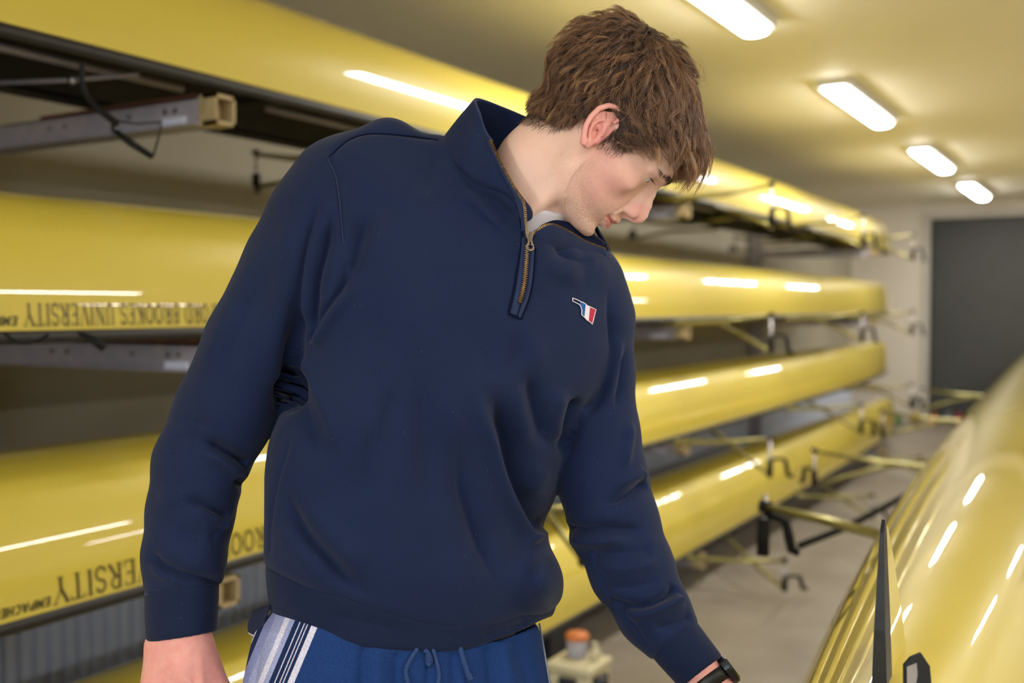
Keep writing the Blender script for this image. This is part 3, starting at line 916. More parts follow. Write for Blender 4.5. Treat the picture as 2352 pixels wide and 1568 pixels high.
class Surf:
    """front surface (smallest w) of a mesh as a function of (u, v)"""
    def __init__(s, V, N, st=4.0, only_front=True):
        m = N[:, 2] < 0.1
        P = V[m]
        s.st = st
        s.lo = P[:, :2].min(0) - 40
        sh = np.ceil((P[:, :2].max(0) + 40 - s.lo) / st).astype(int) + 1
        g = np.full(tuple(sh), 1e9)
        i = np.floor((P[:, :2] - s.lo) / st).astype(int)
        np.minimum.at(g, (i[:, 0], i[:, 1]), P[:, 2])
        bad = g > 1e8
        for _ in range(60):
            if not bad.any():
                break
            pad = np.pad(g, 1, constant_values=1e9)
            ac = np.zeros_like(g)
            cn = np.zeros_like(g)
            for dx in (0, 1, 2):
                for dy in (0, 1, 2):
                    q = pad[dx:dx + g.shape[0], dy:dy + g.shape[1]]
                    ok = q < 1e8
                    ac[ok] += q[ok]
                    cn += ok
            fill = bad & (cn > 0)
            g[fill] = (ac / np.maximum(cn, 1))[fill]
            bad = g > 1e8
        s.g = g
    def __call__(s, u, v):
        x = (np.asarray(u, float) - s.lo[0]) / s.st - 0.5
        y = (np.asarray(v, float) - s.lo[1]) / s.st - 0.5
        x = np.clip(x, 0, s.g.shape[0] - 1.001)
        y = np.clip(y, 0, s.g.shape[1] - 1.001)
        i, j = x.astype(int), y.astype(int)
        a, b = x - i, y - j
        g = s.g
        return g[i, j] * (1 - a) * (1 - b) + g[i + 1, j] * a * (1 - b) + g[i, j + 1] * (1 - a) * b + g[i + 1, j + 1] * a * b
# ------------------------------------------------------------------ the man: sweatshirt
def fabric(name, c1, c2, sheen=0.25, fine=900, lint=True):
    m = mat(name, c1, 0.85, sheen=sheen, spec=0.2)
    nt = m.node_tree
    b = nt.nodes['Principled BSDF']
    tc = nt.nodes.new('ShaderNodeTexCoord')
    def noise(sc, det=4):
        n = nt.nodes.new('ShaderNodeTexNoise')
        n.inputs['Scale'].default_value = sc
        n.inputs['Detail'].default_value = det
        nt.links.new(tc.outputs['Object'], n.inputs['Vector'])
        return n
    def ramp(node, a, bb, lo=0.0, hi=1.0):
        r = nt.nodes.new('ShaderNodeMapRange')
        for i, q in enumerate((a, bb, lo, hi)):
            r.inputs[i + 1].default_value = q
        nt.links.new(node.outputs[0], r.inputs[0])
        return r
    def mix(fac, A, B):
        x = nt.nodes.new('ShaderNodeMix')
        x.data_type = 'RGBA'
        if isinstance(A, tuple):
            x.inputs[6].default_value = A
        else:
            nt.links.new(A.outputs[2], x.inputs[6])
        x.inputs[7].default_value = B
        nt.links.new(fac.outputs[0], x.inputs[0])
        return x
    x = mix(ramp(noise(9, 5), 0.35, 0.65), c1, c2)
    dk = tuple(c * 0.62 for c in c1[:3]) + (1,)
    x = mix(ramp(noise(fine, 2), 0.52, 0.75, 0, 0.75), x, dk)
    lt = tuple(min(1, c * 1.9 + q) for c, q in zip(c1[:3], (0.004, 0.006, 0.01))) + (1,)
    x = mix(ramp(noise(fine * 0.85, 2), 0.6, 0.8, 0, 0.6), x, lt)
    if lint:
        vo = nt.nodes.new('ShaderNodeTexVoronoi')
        vo.inputs['Scale'].default_value = 62
        nt.links.new(tc.outputs['Object'], vo.inputs['Vector'])
        r = ramp(vo, 0.018, 0.034, 0.45, 0.0)
        x = mix(r, x, srgb(150, 160, 190))
    nt.links.new(x.outputs[2], b.inputs['Base Color'])
    n = noise(fine * 0.6, 3)
    bp = nt.nodes.new('ShaderNodeBump')
    bp.inputs['Strength'].default_value = 0.35
    bp.inputs['Distance'].default_value = 0.0008
    nt.links.new(n.outputs[0], bp.inputs['Height'])
    nt.links.new(bp.outputs[0], b.inputs['Normal'])
    return m
M_NAVY = fabric('navy_fleece', srgb(18, 32, 66), srgb(22, 36, 69), 0.07)
M_NAVYRIB = fabric('navy_rib_knit', srgb(15, 28, 59), srgb(18, 31, 62), 0.06, 700)
M_NAVYTRIM = fabric('navy_tape', srgb(36, 50, 86), srgb(33, 46, 82), 0.15, 1100, False)
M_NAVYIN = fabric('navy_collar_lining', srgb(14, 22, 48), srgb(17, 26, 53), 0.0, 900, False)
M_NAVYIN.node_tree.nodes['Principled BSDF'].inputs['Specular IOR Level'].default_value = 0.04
M_TEE = mat('white_jersey', srgb(214, 208, 214), 0.85, noise=(40, srgb(204, 198, 206), 0.6), bump=(900, 0.2, 0.0005))
M_BRASS = mat('antique_brass', srgb(150, 118, 74), 0.38, metal=0.8, noise=(300, srgb(92, 70, 44), 0.8))
M_SLIDER = mat('dull_brass', srgb(122, 106, 82), 0.35, metal=0.7, noise=(200, srgb(90, 78, 60), 0.6))

tv, tcol = table([  # v, left, right, depth centre, half depth
    (250, 880, 900, 70, 40), (300, 830, 960, 66, 64), (330, 760, 1040, 62, 86), (365, 720, 1090, 60, 110), (400, 690, 1135, 58, 132),
    (450, 662, 1215, 55, 160), (500, 650, 1290, 52, 182), (560, 645, 1372, 48, 204), (600, 642, 1402, 45, 216), (650, 645, 1424, 44, 228),
    (720, 655, 1440, 42, 238), (800, 672, 1436, 42, 244), (880, 668, 1410, 44, 246), (950, 640, 1362, 48, 246), (1020, 616, 1318, 50, 244),
    (1090, 608, 1292, 52, 244), (1160, 606, 1274, 54, 246), (1225, 604, 1258, 56, 250), (1270, 603, 1268, 58, 254), (1330, 606, 1284, 60, 256), (1380, 612, 1284, 60, 250),
    (1430, 620, 1268, 60, 240), (1500, 626, 1256, 60, 232), (1600, 620, 1262, 60, 230)])
def torso(P, off=0.0):
    v = np.clip(P[:, 1], tv[0], tv[-1])
    i = v - tv[0]
    L, R, wc, b = [np.interp(i, np.arange(len(tv)), c).astype(np.float32) for c in tcol]
    uc, a = (L + R) / 2, (R - L) / 2 + off
    b = b + off
    w = P[:, 2] - wc - 0.30 * (P[:, 0] - 1000)
    n = 2.25
    e = (np.abs((P[:, 0] - uc) / a) ** n + np.abs(w / b) ** n) ** (1 / n)
    d = (e - 1) * np.minimum(a, b) * 0.95
    return smax(d, tv[0] + 20 - P[:, 1], 30)
SEAM = crv([(560, 1285), (615, 1318), (700, 1358), (780, 1382), (860, 1410), (960, 1440), (1060, 1452), (1140, 1444), (1200, 1425), (1240, 1408), (1330, 1370)], 60)
HEMB = crv([(560, 1360), (613, 1396), (650, 1430), (720, 1462), (820, 1485), (950, 1497), (1060, 1494), (1150, 1470), (1210, 1446), (1240, 1428), (1330, 1390)], 60)
def front_w(u):
    return 60 - 235 + 0.30 * (u - 1000)
def below(P, curve):
    c = np.interp(P[:, 0], curve[:, 0], curve[:, 1])
    return P[:, 1] - (c - 0.30 * np.maximum(0, P[:, 2] - 60 - 0.30 * (P[:, 0] - 1000)))
ARM_R = [(800, 442, 5, 138), (745, 520, -18, 134), (690, 610, -28, 128), (590, 790, -30, 116), (512, 950, -28, 114), (458, 1070, -22, 107), (436, 1180, -30, 100), (421, 1280, -42, 94), (416, 1350, -48, 88)]
ARM_L = [(1330, 660, 150, 100), (1352, 740, 150, 97), (1362, 850, 146, 92), (1372, 1000, 138, 93), (1383, 1100, 128, 102), (1408, 1200, 110, 102), (1452, 1310, 90, 94), (1502, 1405, 70, 82), (1548, 1468, 55, 70)]
def plane_cut(P, a, n):
    n = np.array(n, float)
    n /= np.linalg.norm(n)
    return (P - np.array(a, np.float32)) @ n.astype(np.float32)
CUT_R = ((420, 1354, -48), (0.10, 1.0, 0.06))
CUT_L = ((1553, 1474, 54), (0.62, 0.80, -0.12))
def neck_hole(P):
    d = chain(P, [(1135, 400, 66, 98), (1180, 452, 56, 98), (1200, 490, 4, 66), (1212, 522, -62, 20), (1214, 545, -100, 9)], 30)
    d = smin(d, cap(P, (1180, 440, 60), (1290, 330, 60), 100), 20)
    d = smin(d, chain(P, [(1216, 474, -20, 36), (1226, 502, -50, 34), (1218, 526, -84, 18), (1217, 544, -112, 11)], 10), 10)
    back = np.maximum(0, P[:, 2] - 10)
    zu = np.interp(P[:, 1], [322, 370, 425, 465, 505, 548], [1126, 1148, 1178, 1202, 1207, 1211])
    d = smax(d, zu - P[:, 0] - back, 5)
    zv = np.interp(P[:, 0], [1222, 1236, 1265, 1300, 1345, 1389], [554, 540, 532, 548, 572, 590])
    return smax(d, P[:, 1] - zv - back, 5)
def sweater(P):
    d = torso(P)
    d = smax(d, below(P, SEAM), 34)
    bulge = ell(P, (1235, 1335, 40), (52, 66, 150))
    d = smin(d, bulge, 40)
    d = smin(d, chain(P, [(1010, 352, 60, 36), (1052, 398, 6, 44), (1100, 436, -34, 46), (1155, 470, -56, 44), (1196, 505, -66, 38), (1216, 560, -62, 38), (1216, 640, -60, 30)], 20), 44)
    d = smin(d, chain(P, [(1225, 585, -50, 36), (1290, 600, -4, 36), (1350, 625, 60, 36)], 20), 40)
    d = smax(d, -neck_hole(P), 12)
    ar = smax(chain(P, ARM_R, 24), plane_cut(P, *CUT_R), 16)
    al = smax(chain(P, ARM_L, 24), plane_cut(P, *CUT_L), 14)
    # blend only at the shoulders
    ks = np.clip((900 - P[:, 1]) / 420, 0.06, 1)
    d = smin(d, ar, 46 * ks)
    ks2 = np.clip((980 - P[:, 1]) / 260, 0.06, 1)
    d = smin(d, al, 40 * ks2)
    return d
SV, SQ = polygonise(sweater, (300, 250, -300), (1680, 1510, 480), 4.6, 1.4)
SV = neighbours_smooth(SV, SQ, 3, 0.5)

# folds: (polyline in u, v; width; height in units; fade at start, fade at end)
FOLDS = [
 ([(742, 432), (722, 495), (699, 585), (684, 684), (676, 770), (664, 880), (645, 960)], 10, -17, .25, .1),
 ([(771, 472), (752, 552), (727, 635), (717, 717), (708, 780)], 9, -13, .3, .15),
 ([(790, 590), (790, 650), (740, 724), (697, 792)], 7, -13, .35, .1),
 ([(835, 640), (800, 668), (752, 725), (706, 800)], 15, 9, .4, .2),
 ([(852, 480), (825, 566), (812, 620), (805, 655)], 15, -10, .3, .3),
 ([(880, 470), (862, 560), (840, 640)], 18, 6, .4, .4),
 ([(800, 400), (792, 480), (796, 560)], 14, 4, .4, .4),
 ([(735, 470), (708, 560), (692, 660), (690, 760)], 11, 8, .3, .2),
 ([(700, 470), (672, 560), (650, 680), (640, 780)], 26, 7, .3, .4),
 ([(640, 520), (560, 660), (500, 800), (450, 920)], 22, 7, .3, .3),
 ([(600, 640), (545, 760), (505, 880)], 22, -6, .3, .4),
 ([(690, 815), (722, 900), (760, 985), (792, 1075)], 9, 5, .1, .4),
 ([(660, 860), (690, 930), (725, 1010), (750, 1080)], 26, -12, .1, .5),
 ([(650, 1105), (668, 1166), (705, 1224), (748, 1272), (786, 1312), (828, 1357), (850, 1395)], 14, -13, .3, .35),
 ([(690, 1140), (740, 1215), (800, 1275), (860, 1335)], 26, 7, .3, .3),
 ([(640, 1180), (680, 1255), (725, 1310), (765, 1345)], 22, 5, .3, .3),
 ([(905, 880), (888, 960), (884, 1060)], 16, -6, .4, .4),
 ([(860, 960), (845, 1060), (835, 1180)], 20, -5, .4, .4),
 ([(985, 800), (975, 930), (982, 1080), (1000, 1230)], 28, -7, .4, .5),
 ([(935, 900), (930, 1040), (938, 1180)], 26, 5, .4, .4),
 ([(1035, 860), (1030, 960), (1045, 1060)], 22, 4, .4, .4),
 ([(1049, 980), (1063, 1108), (1094, 1211), (1145, 1332), (1175, 1390)], 20, -12, .4, .4),
 ([(1083, 880), (1125, 995), (1152, 1091), (1187, 1170), (1238, 1252)], 13, 12, .35, .05),
 ([(1125, 890), (1168, 995), (1195, 1085), (1228, 1165), (1258, 1225)], 22, -20, .3, .05),
 ([(1210, 840), (1225, 900), (1252, 995), (1262, 1040)], 17, -12, .35, .3),
 ([(1180, 860), (1200, 950), (1228, 1050)], 16, 6, .4, .4),
 ([(1290, 880), (1275, 960), (1280, 1030)], 14, 7, .3, .3),
 ([(1255, 1060), (1240, 1110), (1238, 1160)], 14, 6, .4, .4),
 ([(1190, 745), (1190, 800), (1178, 880)], 16, -5, .5, .5),
 ([(1165, 735), (1130, 800), (1100, 880)], 18, -3, .5, .5),
 ([(1215, 740), (1232, 820), (1240, 880)], 18, 3, .5, .5),
 ([(1050, 395), (1110, 450), (1160, 505), (1190, 560)], 17, -10, .2, .4),
 ([(1055, 432), (1100, 475), (1150, 520), (1178, 548)], 8, 5, .3, .4),
 ([(1120, 440), (1150, 470), (1180, 505)], 8, -5, .3, .3),
 ([(1020, 330), (990, 400), (960, 470)], 22, -5, .2, .5),
 ([(1270, 560), (1310, 590), (1370, 600)], 12, -7, .3, .3),
 ([(1240, 600), (1290, 625), (1350, 640)], 18, 4, .4, .4),
 ([(1395, 650), (1412, 760), (1405, 850), (1375, 920), (1335, 950)], 8, -9, .3, .1),
 ([(1425, 760), (1412, 850), (1392, 930)], 7, 7, .3, .3),
 ([(1440, 790), (1430, 870), (1412, 950)], 6, -6, .3, .3),
 ([(1448, 960), (1440, 1030), (1434, 1085)], 7, 6, .3, .3),
 ([(1330, 905), (1318, 950), (1305, 1000), (1292, 1060)], 9, -12, .2, .3),
 ([(1484, 1108), (1450, 1128), (1405, 1152), (1370, 1165)], 7, -11, .05, .5),
 ([(1484, 1085), (1440, 1105), (1400, 1125)], 9, 6, .1, .5),
 ([(1285, 1212), (1340, 1216), (1400, 1212), (1480, 1216)], 9, -10, .1, .2),
 ([(1300, 1238), (1370, 1243), (1450, 1240)], 9, 6, .2, .3),
 ([(1320, 1270), (1400, 1272), (1505, 1258)], 10, -5, .3, .1),
 ([(1345, 1300), (1430, 1305), (1520, 1290)], 9, 3, .3, .2),
 ([(1385, 1385), (1430, 1392), (1485, 1390), (1532, 1368), (1553, 1346)], 7, -11, .2, .02),
 ([(1420, 1410), (1480, 1408), (1545, 1385), (1570, 1375)], 9, 7, .3, .05),
 ([(1380, 1345), (1440, 1350), (1520, 1330)], 9, -4, .3, .2),
 ([(1500, 1445), (1550, 1430), (1590, 1412)], 7, -6, .2, .1),
 ([(455, 1005), (500, 1028), (545, 1052), (568, 1068)], 8, -12, .4, .02),
 ([(460, 1030), (510, 1058), (562, 1090)], 10, 7, .4, .05),
 ([(540, 1100), (556, 1112), (575, 1118)], 8, -9, .2, .02),
 ([(420, 1138), (470, 1158), (525, 1188)], 9, -9, .4, .05),
 ([(430, 1165), (480, 1182), (528, 1204)], 9, 5, .4, .05),
 ([(350, 1135), (400, 1140), (440, 1130)], 14, 4, .4, .4),
 ([(520, 1205), (495, 1228), (488, 1250)], 9, -3, .3, .3),
 ([(335, 1262), (370, 1296), (420, 1318), (470, 1330), (508, 1342)], 8, -10, .15, .1),
 ([(340, 1285), (380, 1322), (440, 1342)], 8, 5, .3, .4),
 ([(395, 945), (440, 965), (490, 985)], 14, -5, .4, .4),
 ([(380, 1010), (430, 1010), (480, 1000)], 18, -4, .4, .4),
 ([(400, 1210), (440, 1225), (480, 1240)], 12, -4, .4, .4),
 # seams
 ([(752, 362), (768, 395), (777, 440), (783, 500), (789, 580)], 3.5, -4, .05, .3),
 ([(642, 1010), (656, 990), (668, 1000)], 4, -1, .3, .3),
 ([(672, 975), (655, 1045), (632, 1120), (618, 1200), (612, 1290)], 3.5, -3.5, .2, .1),
 ([(1345, 1238), (1370, 1300), (1400, 1370), (1450, 1430), (1490, 1490)], 3.5, -3.5, .2, .1),
 ([(750, 358), (800, 318), (850, 304), (930, 308), (1010, 318)], 3.5, -3, .1, .1),
]
def apply_folds(V, Q, folds, scale=1.0):
    N = normals(V, Q)
    U = V[:, :2].copy()
    D = np.zeros(len(V))
    for pl, sg, am, f0, f1 in folds:
        p = crv(pl, max(8, 6 * len(pl)))
        lo, hi = p.min(0) - 4 * sg, p.max(0) + 4 * sg
        m = (U[:, 0] > lo[0]) & (U[:, 0] < hi[0]) & (U[:, 1] > lo[1]) & (U[:, 1] < hi[1]) & (N[:, 2] < 0.35)
        if not m.any():
            continue
        d, t, _ = seg_dist(U[m], p)
        fade = np.clip(t / max(f0, 1e-3), 0, 1) * np.clip((1 - t) / max(f1, 1e-3), 0, 1)
        fade = fade * fade * (3 - 2 * fade)
        face = np.clip((0.35 - N[m, 2]) / 0.5, 0, 1)
        q = np.exp(-d * d / (2 * sg * sg)) if am > 0 else np.exp(-(d / (1.25 * sg)) ** 1.25)
        D[m] += am * scale * fade * face * q
    # soft large scale unevenness of the cloth
    D += 2.2 * np.sin(U[:, 0] / 61 + 1.3 * np.sin(U[:, 1] / 83)) * np.sin(U[:, 1] / 97 + 1.1 * np.sin(U[:, 0] / 71))
    return V + N * D[:, None]
SV = apply_folds(SV, SQ, FOLDS, 2.5)
SV = neighbours_smooth(SV, SQ, 1, 0.4)
SN = normals(SV, SQ)
SURF = Surf(SV, SN, 5.0)

MAN = np.array(to_world(np.array([[960, 1500, 60]]))[0])
man_loc = (float(MAN[0]), float(MAN[1]), 0.0)
# the body itself is built further down; clothes are parented to it, so make the mesh object first
body_me = bpy.data.meshes.new('person')
person = bpy.data.objects.new('person', body_me)
COL.objects.link(person)
person.location = man_loc
person['_o'] = list(man_loc)
tag(person, 'man in a navy quarter-zip sweatshirt looking down at the shell beside him', 'person')

def part(name, V, Q, m, parent=None, smooth=True):
    return mesh_obj(name, to_world(V), Q if isinstance(Q, np.ndarray) else Q, m, parent or person, smooth)
sweat = part('sweatshirt', SV, SQ, M_NAVY)
sweat['label'] = 'navy fleece sweatshirt with open quarter zip'

# ribbed hem band and cuffs
def hem(P):
    d = torso(P, -4)
    d = smax(d, -torso(P, -16), 4)
    d = smax(d, -(below(P, SEAM) + 16), 4)
    return smax(d, below(P, HEMB), 9)
V, Q = polygonise(hem, (560, 1230, -260), (1340, 1530, 420), 5.0)
V = neighbours_smooth(V, Q, 2, 0.5)
hemF = [([(700, 1395), (780, 1415), (880, 1440), (980, 1465)], 10, -4, .3, .3), ([(1100, 1462), (1160, 1448), (1215, 1428)], 8, -8, .2, .1), ([(640, 1370), (700, 1400), (760, 1425)], 14, 4, .3, .3)]
V = apply_folds(V, Q, hemF)
part('hem_band', V, Q, M_NAVYRIB, sweat)
def cuff(P, pts, c0, c1):
    d = chain(P, pts)
    inner = chain(P, [(a, b, c, r - 11) for a, b, c, r in pts])
    d = smax(d, -inner, 4)
    d = smax(d, -plane_cut(P, *c0) - 10, 4)
    return smax(d, plane_cut(P, *c1), 8)
V, Q = polygonise(lambda P: cuff(P, [(418, 1330, -47, 86), (417, 1370, -48, 86), (416, 1420, -50, 84), (415, 1500, -52, 79)], CUT_R, ((416, 1462, -50), (0.16, 1.0, 0.05))), (310, 1310, -160), (530, 1500, 70), 3.6)
V = neighbours_smooth(V, Q, 2, 0.5)
part('cuff', V, Q, M_NAVYRIB, sweat)
CL = [(1535, 1450, 57, 66), (1560, 1482, 53, 65), (1600, 1530, 48, 62), (1645, 1590, 42, 57)]
V, Q = polygonise(lambda P: cuff(P, CL, CUT_L, ((1612, 1546, 46), (0.62, 0.80, -0.05))), (1460, 1400, -60), (1720, 1640, 160), 3.6)
V = neighbours_smooth(V, Q, 2, 0.5)
part('cuff', V, Q, M_NAVYRIB, sweat)

# ridged stitch lines along the seams
def on_surf(pl, raise_=1.5, n=None):
    p = crv(pl, n or max(10, 8 * len(pl)))
    w = SURF(p[:, 0], p[:, 1]) - raise_
    w = np.convolve(np.pad(w, 2, mode='edge'), np.ones(5) / 5, 'valid')
    return np.column_stack([p, w])
def seam_line(pl, r, m, raise_=1.0):
    V, F = tube_geo(on_surf(pl, raise_), r, 6, True, ((0, 0, 1), 0.7))
    return part('seam', np.array(V), F, m, sweat)
seam_line([(333, 1364), (380, 1366), (430, 1361), (480, 1352), (496, 1349)], 3.4, M_NAVYTRIM, 2)
seam_line([(1506, 1508), (1545, 1490), (1580, 1462), (1602, 1440)], 3.2, M_NAVYTRIM, 2)
seam_line([(618, 1322), (700, 1361), (780, 1385), (860, 1413), (960, 1443), (1060, 1454)], 2.6, M_NAVYTRIM, 2)
seam_line([(753, 366), (769, 398), (778, 442), (784, 500), (789, 560)], 1.7, M_NAVYTRIM, 0.5)
seam_line([(756, 360), (800, 322), (850, 307), (930, 311), (1006, 321)], 1.7, M_NAVYIN, 0.8)

# ------------------------------------------------------------------ collar, placket, zip
def strip(A, B, n, m, bulge=None):
    """grid surface between 3D curves A and B"""
    a, b = crv(A, n), crv(B, n)
    V = []
    for i in range(n):
        for k in range(m + 1):
            t = k / m
            p = a[i] * (1 - t) + b[i] * t
            if bulge is not None:
                p = p + np.array(bulge) * math.sin(math.pi * t)
            V.append(p)
    F = [(i * (m + 1) + k, i * (m + 1) + k + 1, (i + 1) * (m + 1) + k + 1, (i + 1) * (m + 1) + k) for i in range(n - 1) for k in range(m)]
    return np.array(V), F
def solid(o, th, off=0.0):
    md = o.modifiers.new('thickness', 'SOLIDIFY')
    md.thickness = th
    md.offset = off
    return o
BASE = [(1235, 400, 190), (1110, 380, 150), (1021, 318, 62), (1056, 372, -12), (1106, 414, -62), (1164, 436, -92), (1204, 466, -104)]
TOP = [(1232, 282, 152), (1162, 252, 122), (1094, 229, 52), (1101, 262, -8), (1109, 290, -32), (1119, 310, -48), (1130, 324, -58)]
for k_ in (3, 4, 5, 6):
    q_ = BASE[k_]
    BASE[k_] = (q_[0] - 3, q_[1] + 8, float(SURF(q_[0] - 3, q_[1] + 8)) - 1)
V, F = strip(BASE, TOP, 60, 12, (-2, 0, -6))
V[:, 2] += 2.5 * np.sin(V[:, 0] / 13) * np.sin(V[:, 1] / 19)
solid(part('collar', V, F, M_NAVY, sweat), 0.0042)
# far side of the collar round behind the chin
V, F = strip([(1235, 400, 190), (1330, 480, 205), (1392, 560, 190), (1402, 600, 124)], [(1232, 282, 152), (1310, 392, 180), (1366, 520, 160), (1385, 553, 122)], 30, 8)
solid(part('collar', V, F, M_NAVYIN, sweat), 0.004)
ZR = [(1222, 548, -106), (1236, 529, -102), (1265, 517, -78), (1300, 530, -28), (1345, 556, 38), (1389, 573, 88)]
V, F = strip(ZR, [(1230, 536, -84), (1244, 520, -66), (1276, 508, -30), (1312, 515, 24), (1350, 531, 84), (1384, 554, 122)], 40, 8, (1, -2, -4))
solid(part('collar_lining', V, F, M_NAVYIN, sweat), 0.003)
V, F = strip(ZR, [(1226, 584, -90), (1250, 574, -72), (1285, 576, -34), (1325, 592, 18), (1362, 606, 70), (1400, 602, 124)], 40, 10, (2, 2, -9))
solid(part('collar_flap', V, F, M_NAVY, sweat), 0.003)
# rolled top edge of the collar
V, F = tube_geo(crv(TOP, 50), 4.2, 7)
part('collar_edge', np.array(V), F, M_NAVYTRIM, sweat)
# placket strips beside the zip
def ribbon(Lf, Rt, n, m, raise_):
    a, b = crv(Lf, n), crv(Rt, n)
    V = []
    for i in range(n):
        for k in range(m + 1):
            t = k / m
            p = a[i] * (1 - t) + b[i] * t
            w = SURF(p[0], p[1]) + 3 - (raise_ + 3) * math.sin(math.pi * t) ** 0.5
            V.append((p[0], p[1], w))
    V = np.array(V).reshape(n, m + 1, 3)
    for s in range(3):
        V[1:-1, :, 2] = (V[:-2, :, 2] + V[1:-1, :, 2] + V[2:, :, 2]) / 3
    F = [(i * (m + 1) + k, i * (m + 1) + k + 1, (i + 1) * (m + 1) + k + 1, (i + 1) * (m + 1) + k) for i in range(n - 1) for k in range(m)]
    return V.reshape(-1, 3), F
V, F = ribbon([(1197, 545), (1193, 592), (1181, 668), (1170, 718)], [(1212, 545), (1208, 600), (1204, 658), (1188, 724)], 40, 6, 7)
part('placket', V, F, M_NAVYTRIM, sweat)
V, F = ribbon([(1216, 560), (1212, 616), (1207, 660), (1189, 724)], [(1230, 560), (1225, 632), (1215, 684), (1196, 732)], 40, 6, 7)
part('placket', V, F, M_NAVYTRIM, sweat)
ZL = [(1128, 322, -62), (1150, 370, -84), (1180, 425, -102), (1204, 465, -112), (1209, 505, -112), (1213, 545, -110)]
zl = crv(ZL, 60)
a = zl + np.array([-19, 4, 14])
a[:, 0] += np.linspace(6, 0, 60)
V, F = strip(a[::6], zl[::6] + np.array([-2, 0, 2]), 60, 6, (0, 0, -6))
part('placket', V, F, M_NAVYTRIM, sweat)
V, F = strip(crv(ZR, 12) + np.array([3, 9, 3]), crv(ZR, 12) + np.array([0, 1, 2]), 50, 5, (0, 0, -5))
part('placket', V, F, M_NAVYTRIM, sweat)
# stitched end of the placket
V, F = tube_geo(on_surf([(1169, 718), (1182, 726), (1195, 731)], 4), 2.2, 6)
part('seam', np.array(V), F, M_NAVYIN, sweat)
V, F = tube_geo(on_surf([(1194, 500), (1198, 545), (1192, 592), (1180, 668), (1168, 716)], 2), 2.0, 6)
part('seam', np.array(V), F, M_NAVYIN, sweat)
V, F = tube_geo(on_surf([(1231, 566), (1226, 634), (1216, 686), (1197, 733)], 2), 2.0, 6)
part('seam', np.array(V), F, M_NAVYIN, sweat)
def teeth(path, pitch, half, tk, sides, name):
    p = crv(path, 400)
    s = np.concatenate([[0], np.cumsum(np.linalg.norm(np.diff(p, axis=0), axis=1))])
    mb = MB()
    k = 0
    x = 0.0
    while x < s[-1]:
        c = np.array([np.interp(x, s, p[:, q]) for q in range(3)])
        c2 = np.array([np.interp(min(x + 2, s[-1]), s, p[:, q]) for q in range(3)])
        t = c2 - c
        t /= np.linalg.norm(t) + 1e-9
        n = np.cross(t, (0, 0, -1.0))
        n /= np.linalg.norm(n) + 1e-9
        o = np.cross(n, t)
        sgn = sides if sides else (1 if k % 2 else -1)
        c = c + n * sgn * half * 0.45
        V = []
        for dz in (-1, 1):
            for dt in (-1, 1):
                for dn in (-1, 1):
                    V.append(c + t * dt * tk + n * dn * half + o * dz * 2.2)
        F = [(0, 1, 3, 2), (4, 6, 7, 5), (0, 4, 5, 1), (2, 3, 7, 6), (0, 2, 6, 4), (1, 5, 7, 3)]
        mb.add(V, F)
        x += pitch
        k += 1
    o = part(name, np.array(mb.V), mb.F, M_BRASS, sweat, False)
    o['kind'] = 'stuff'
    o['label'] = 'small brass zip teeth'
teeth(ZL, 4.3, 3.4, 1.25, 1, 'zip_teeth')
teeth(ZR, 4.3, 3.4, 1.25, -1, 'zip_teeth')
zc = on_surf([(1211, 562), (1208, 616), (1203, 658), (1189, 712)], 9)
teeth([tuple(q) for q in zc[::4]], 2.6, 3.6, 0.85, 0, 'zip_teeth')
# slider and pull tab
w0 = -118
mb = MB()
mb.prism([(1208, 532, w0), (1226, 532, w0), (1222, 556, w0), (1213, 556, w0)], (0, 0, 10))
slider = part('zip_slider', np.array(mb.V), mb.F, M_SLIDER, sweat, False)
mb = MB()
mb.tube([(1219, 533, w0 - 7), (1217, 542, w0 - 9), (1216, 551, w0 - 8)], 2.2, 6)
out = crv([(1214, 540), (1212, 556), (1208, 565), (1212, 573), (1220, 576), (1227, 572), (1226, 563), (1223, 553), (1222, 540)], 30)
hole = [(1218 + 6.2 * math.cos(a_), 567 + 4.6 * math.sin(a_)) for a_ in np.linspace(math.pi * 1.2, math.pi * 1.2 + 2 * math.pi, 30)]
hole = [(1218 + 6.2 * math.cos(math.atan2(q[1] - 567, q[0] - 1218)), 567 + 4.6 * math.sin(math.atan2(q[1] - 567, q[0] - 1218))) if q[1] > 556 else (1218 + 0.35 * (q[0] - 1218), 562.4) for q in out]
n = len(out)
V = [(q[0], q[1], w0 - 5) for q in out] + [(q[0], q[1], w0 - 5) for q in hole] + [(q[0], q[1], w0 - 1) for q in out] + [(q[0], q[1], w0 - 1) for q in hole]
F = []
for i in range(n - 1):
    F += [(i, i + 1, n + i + 1, n + i), (2 * n + i, 3 * n + i, 3 * n + i + 1, 2 * n + i + 1), (i, 2 * n + i, 2 * n + i + 1, i + 1), (n + i, n + i + 1, 3 * n + i + 1, 3 * n + i)]
mb.add(V, F)
part('pull_tab', np.array(mb.V), mb.F, M_SLIDER, slider, False)

# t-shirt showing in the open neck
def tee(P):
    d = chain(P, [(1170, 640, 72, 108), (1182, 560, 64, 106), (1190, 500, 58, 104), (1208, 460, 52, 104)], 20)
    n = np.array([-0.30, 1.0, 0.12]); n /= np.linalg.norm(n)
    return smax(d, -((P - np.array([1238, 481, -60], np.float32)) @ n.astype(np.float32)), 5)
V, Q = polygonise(tee, (1000, 380, -140), (1340, 720, 240), 5)
V = neighbours_smooth(V, Q, 1)
ts = part('t_shirt', V, Q, M_TEE)
ts['label'] = 'white t-shirt'

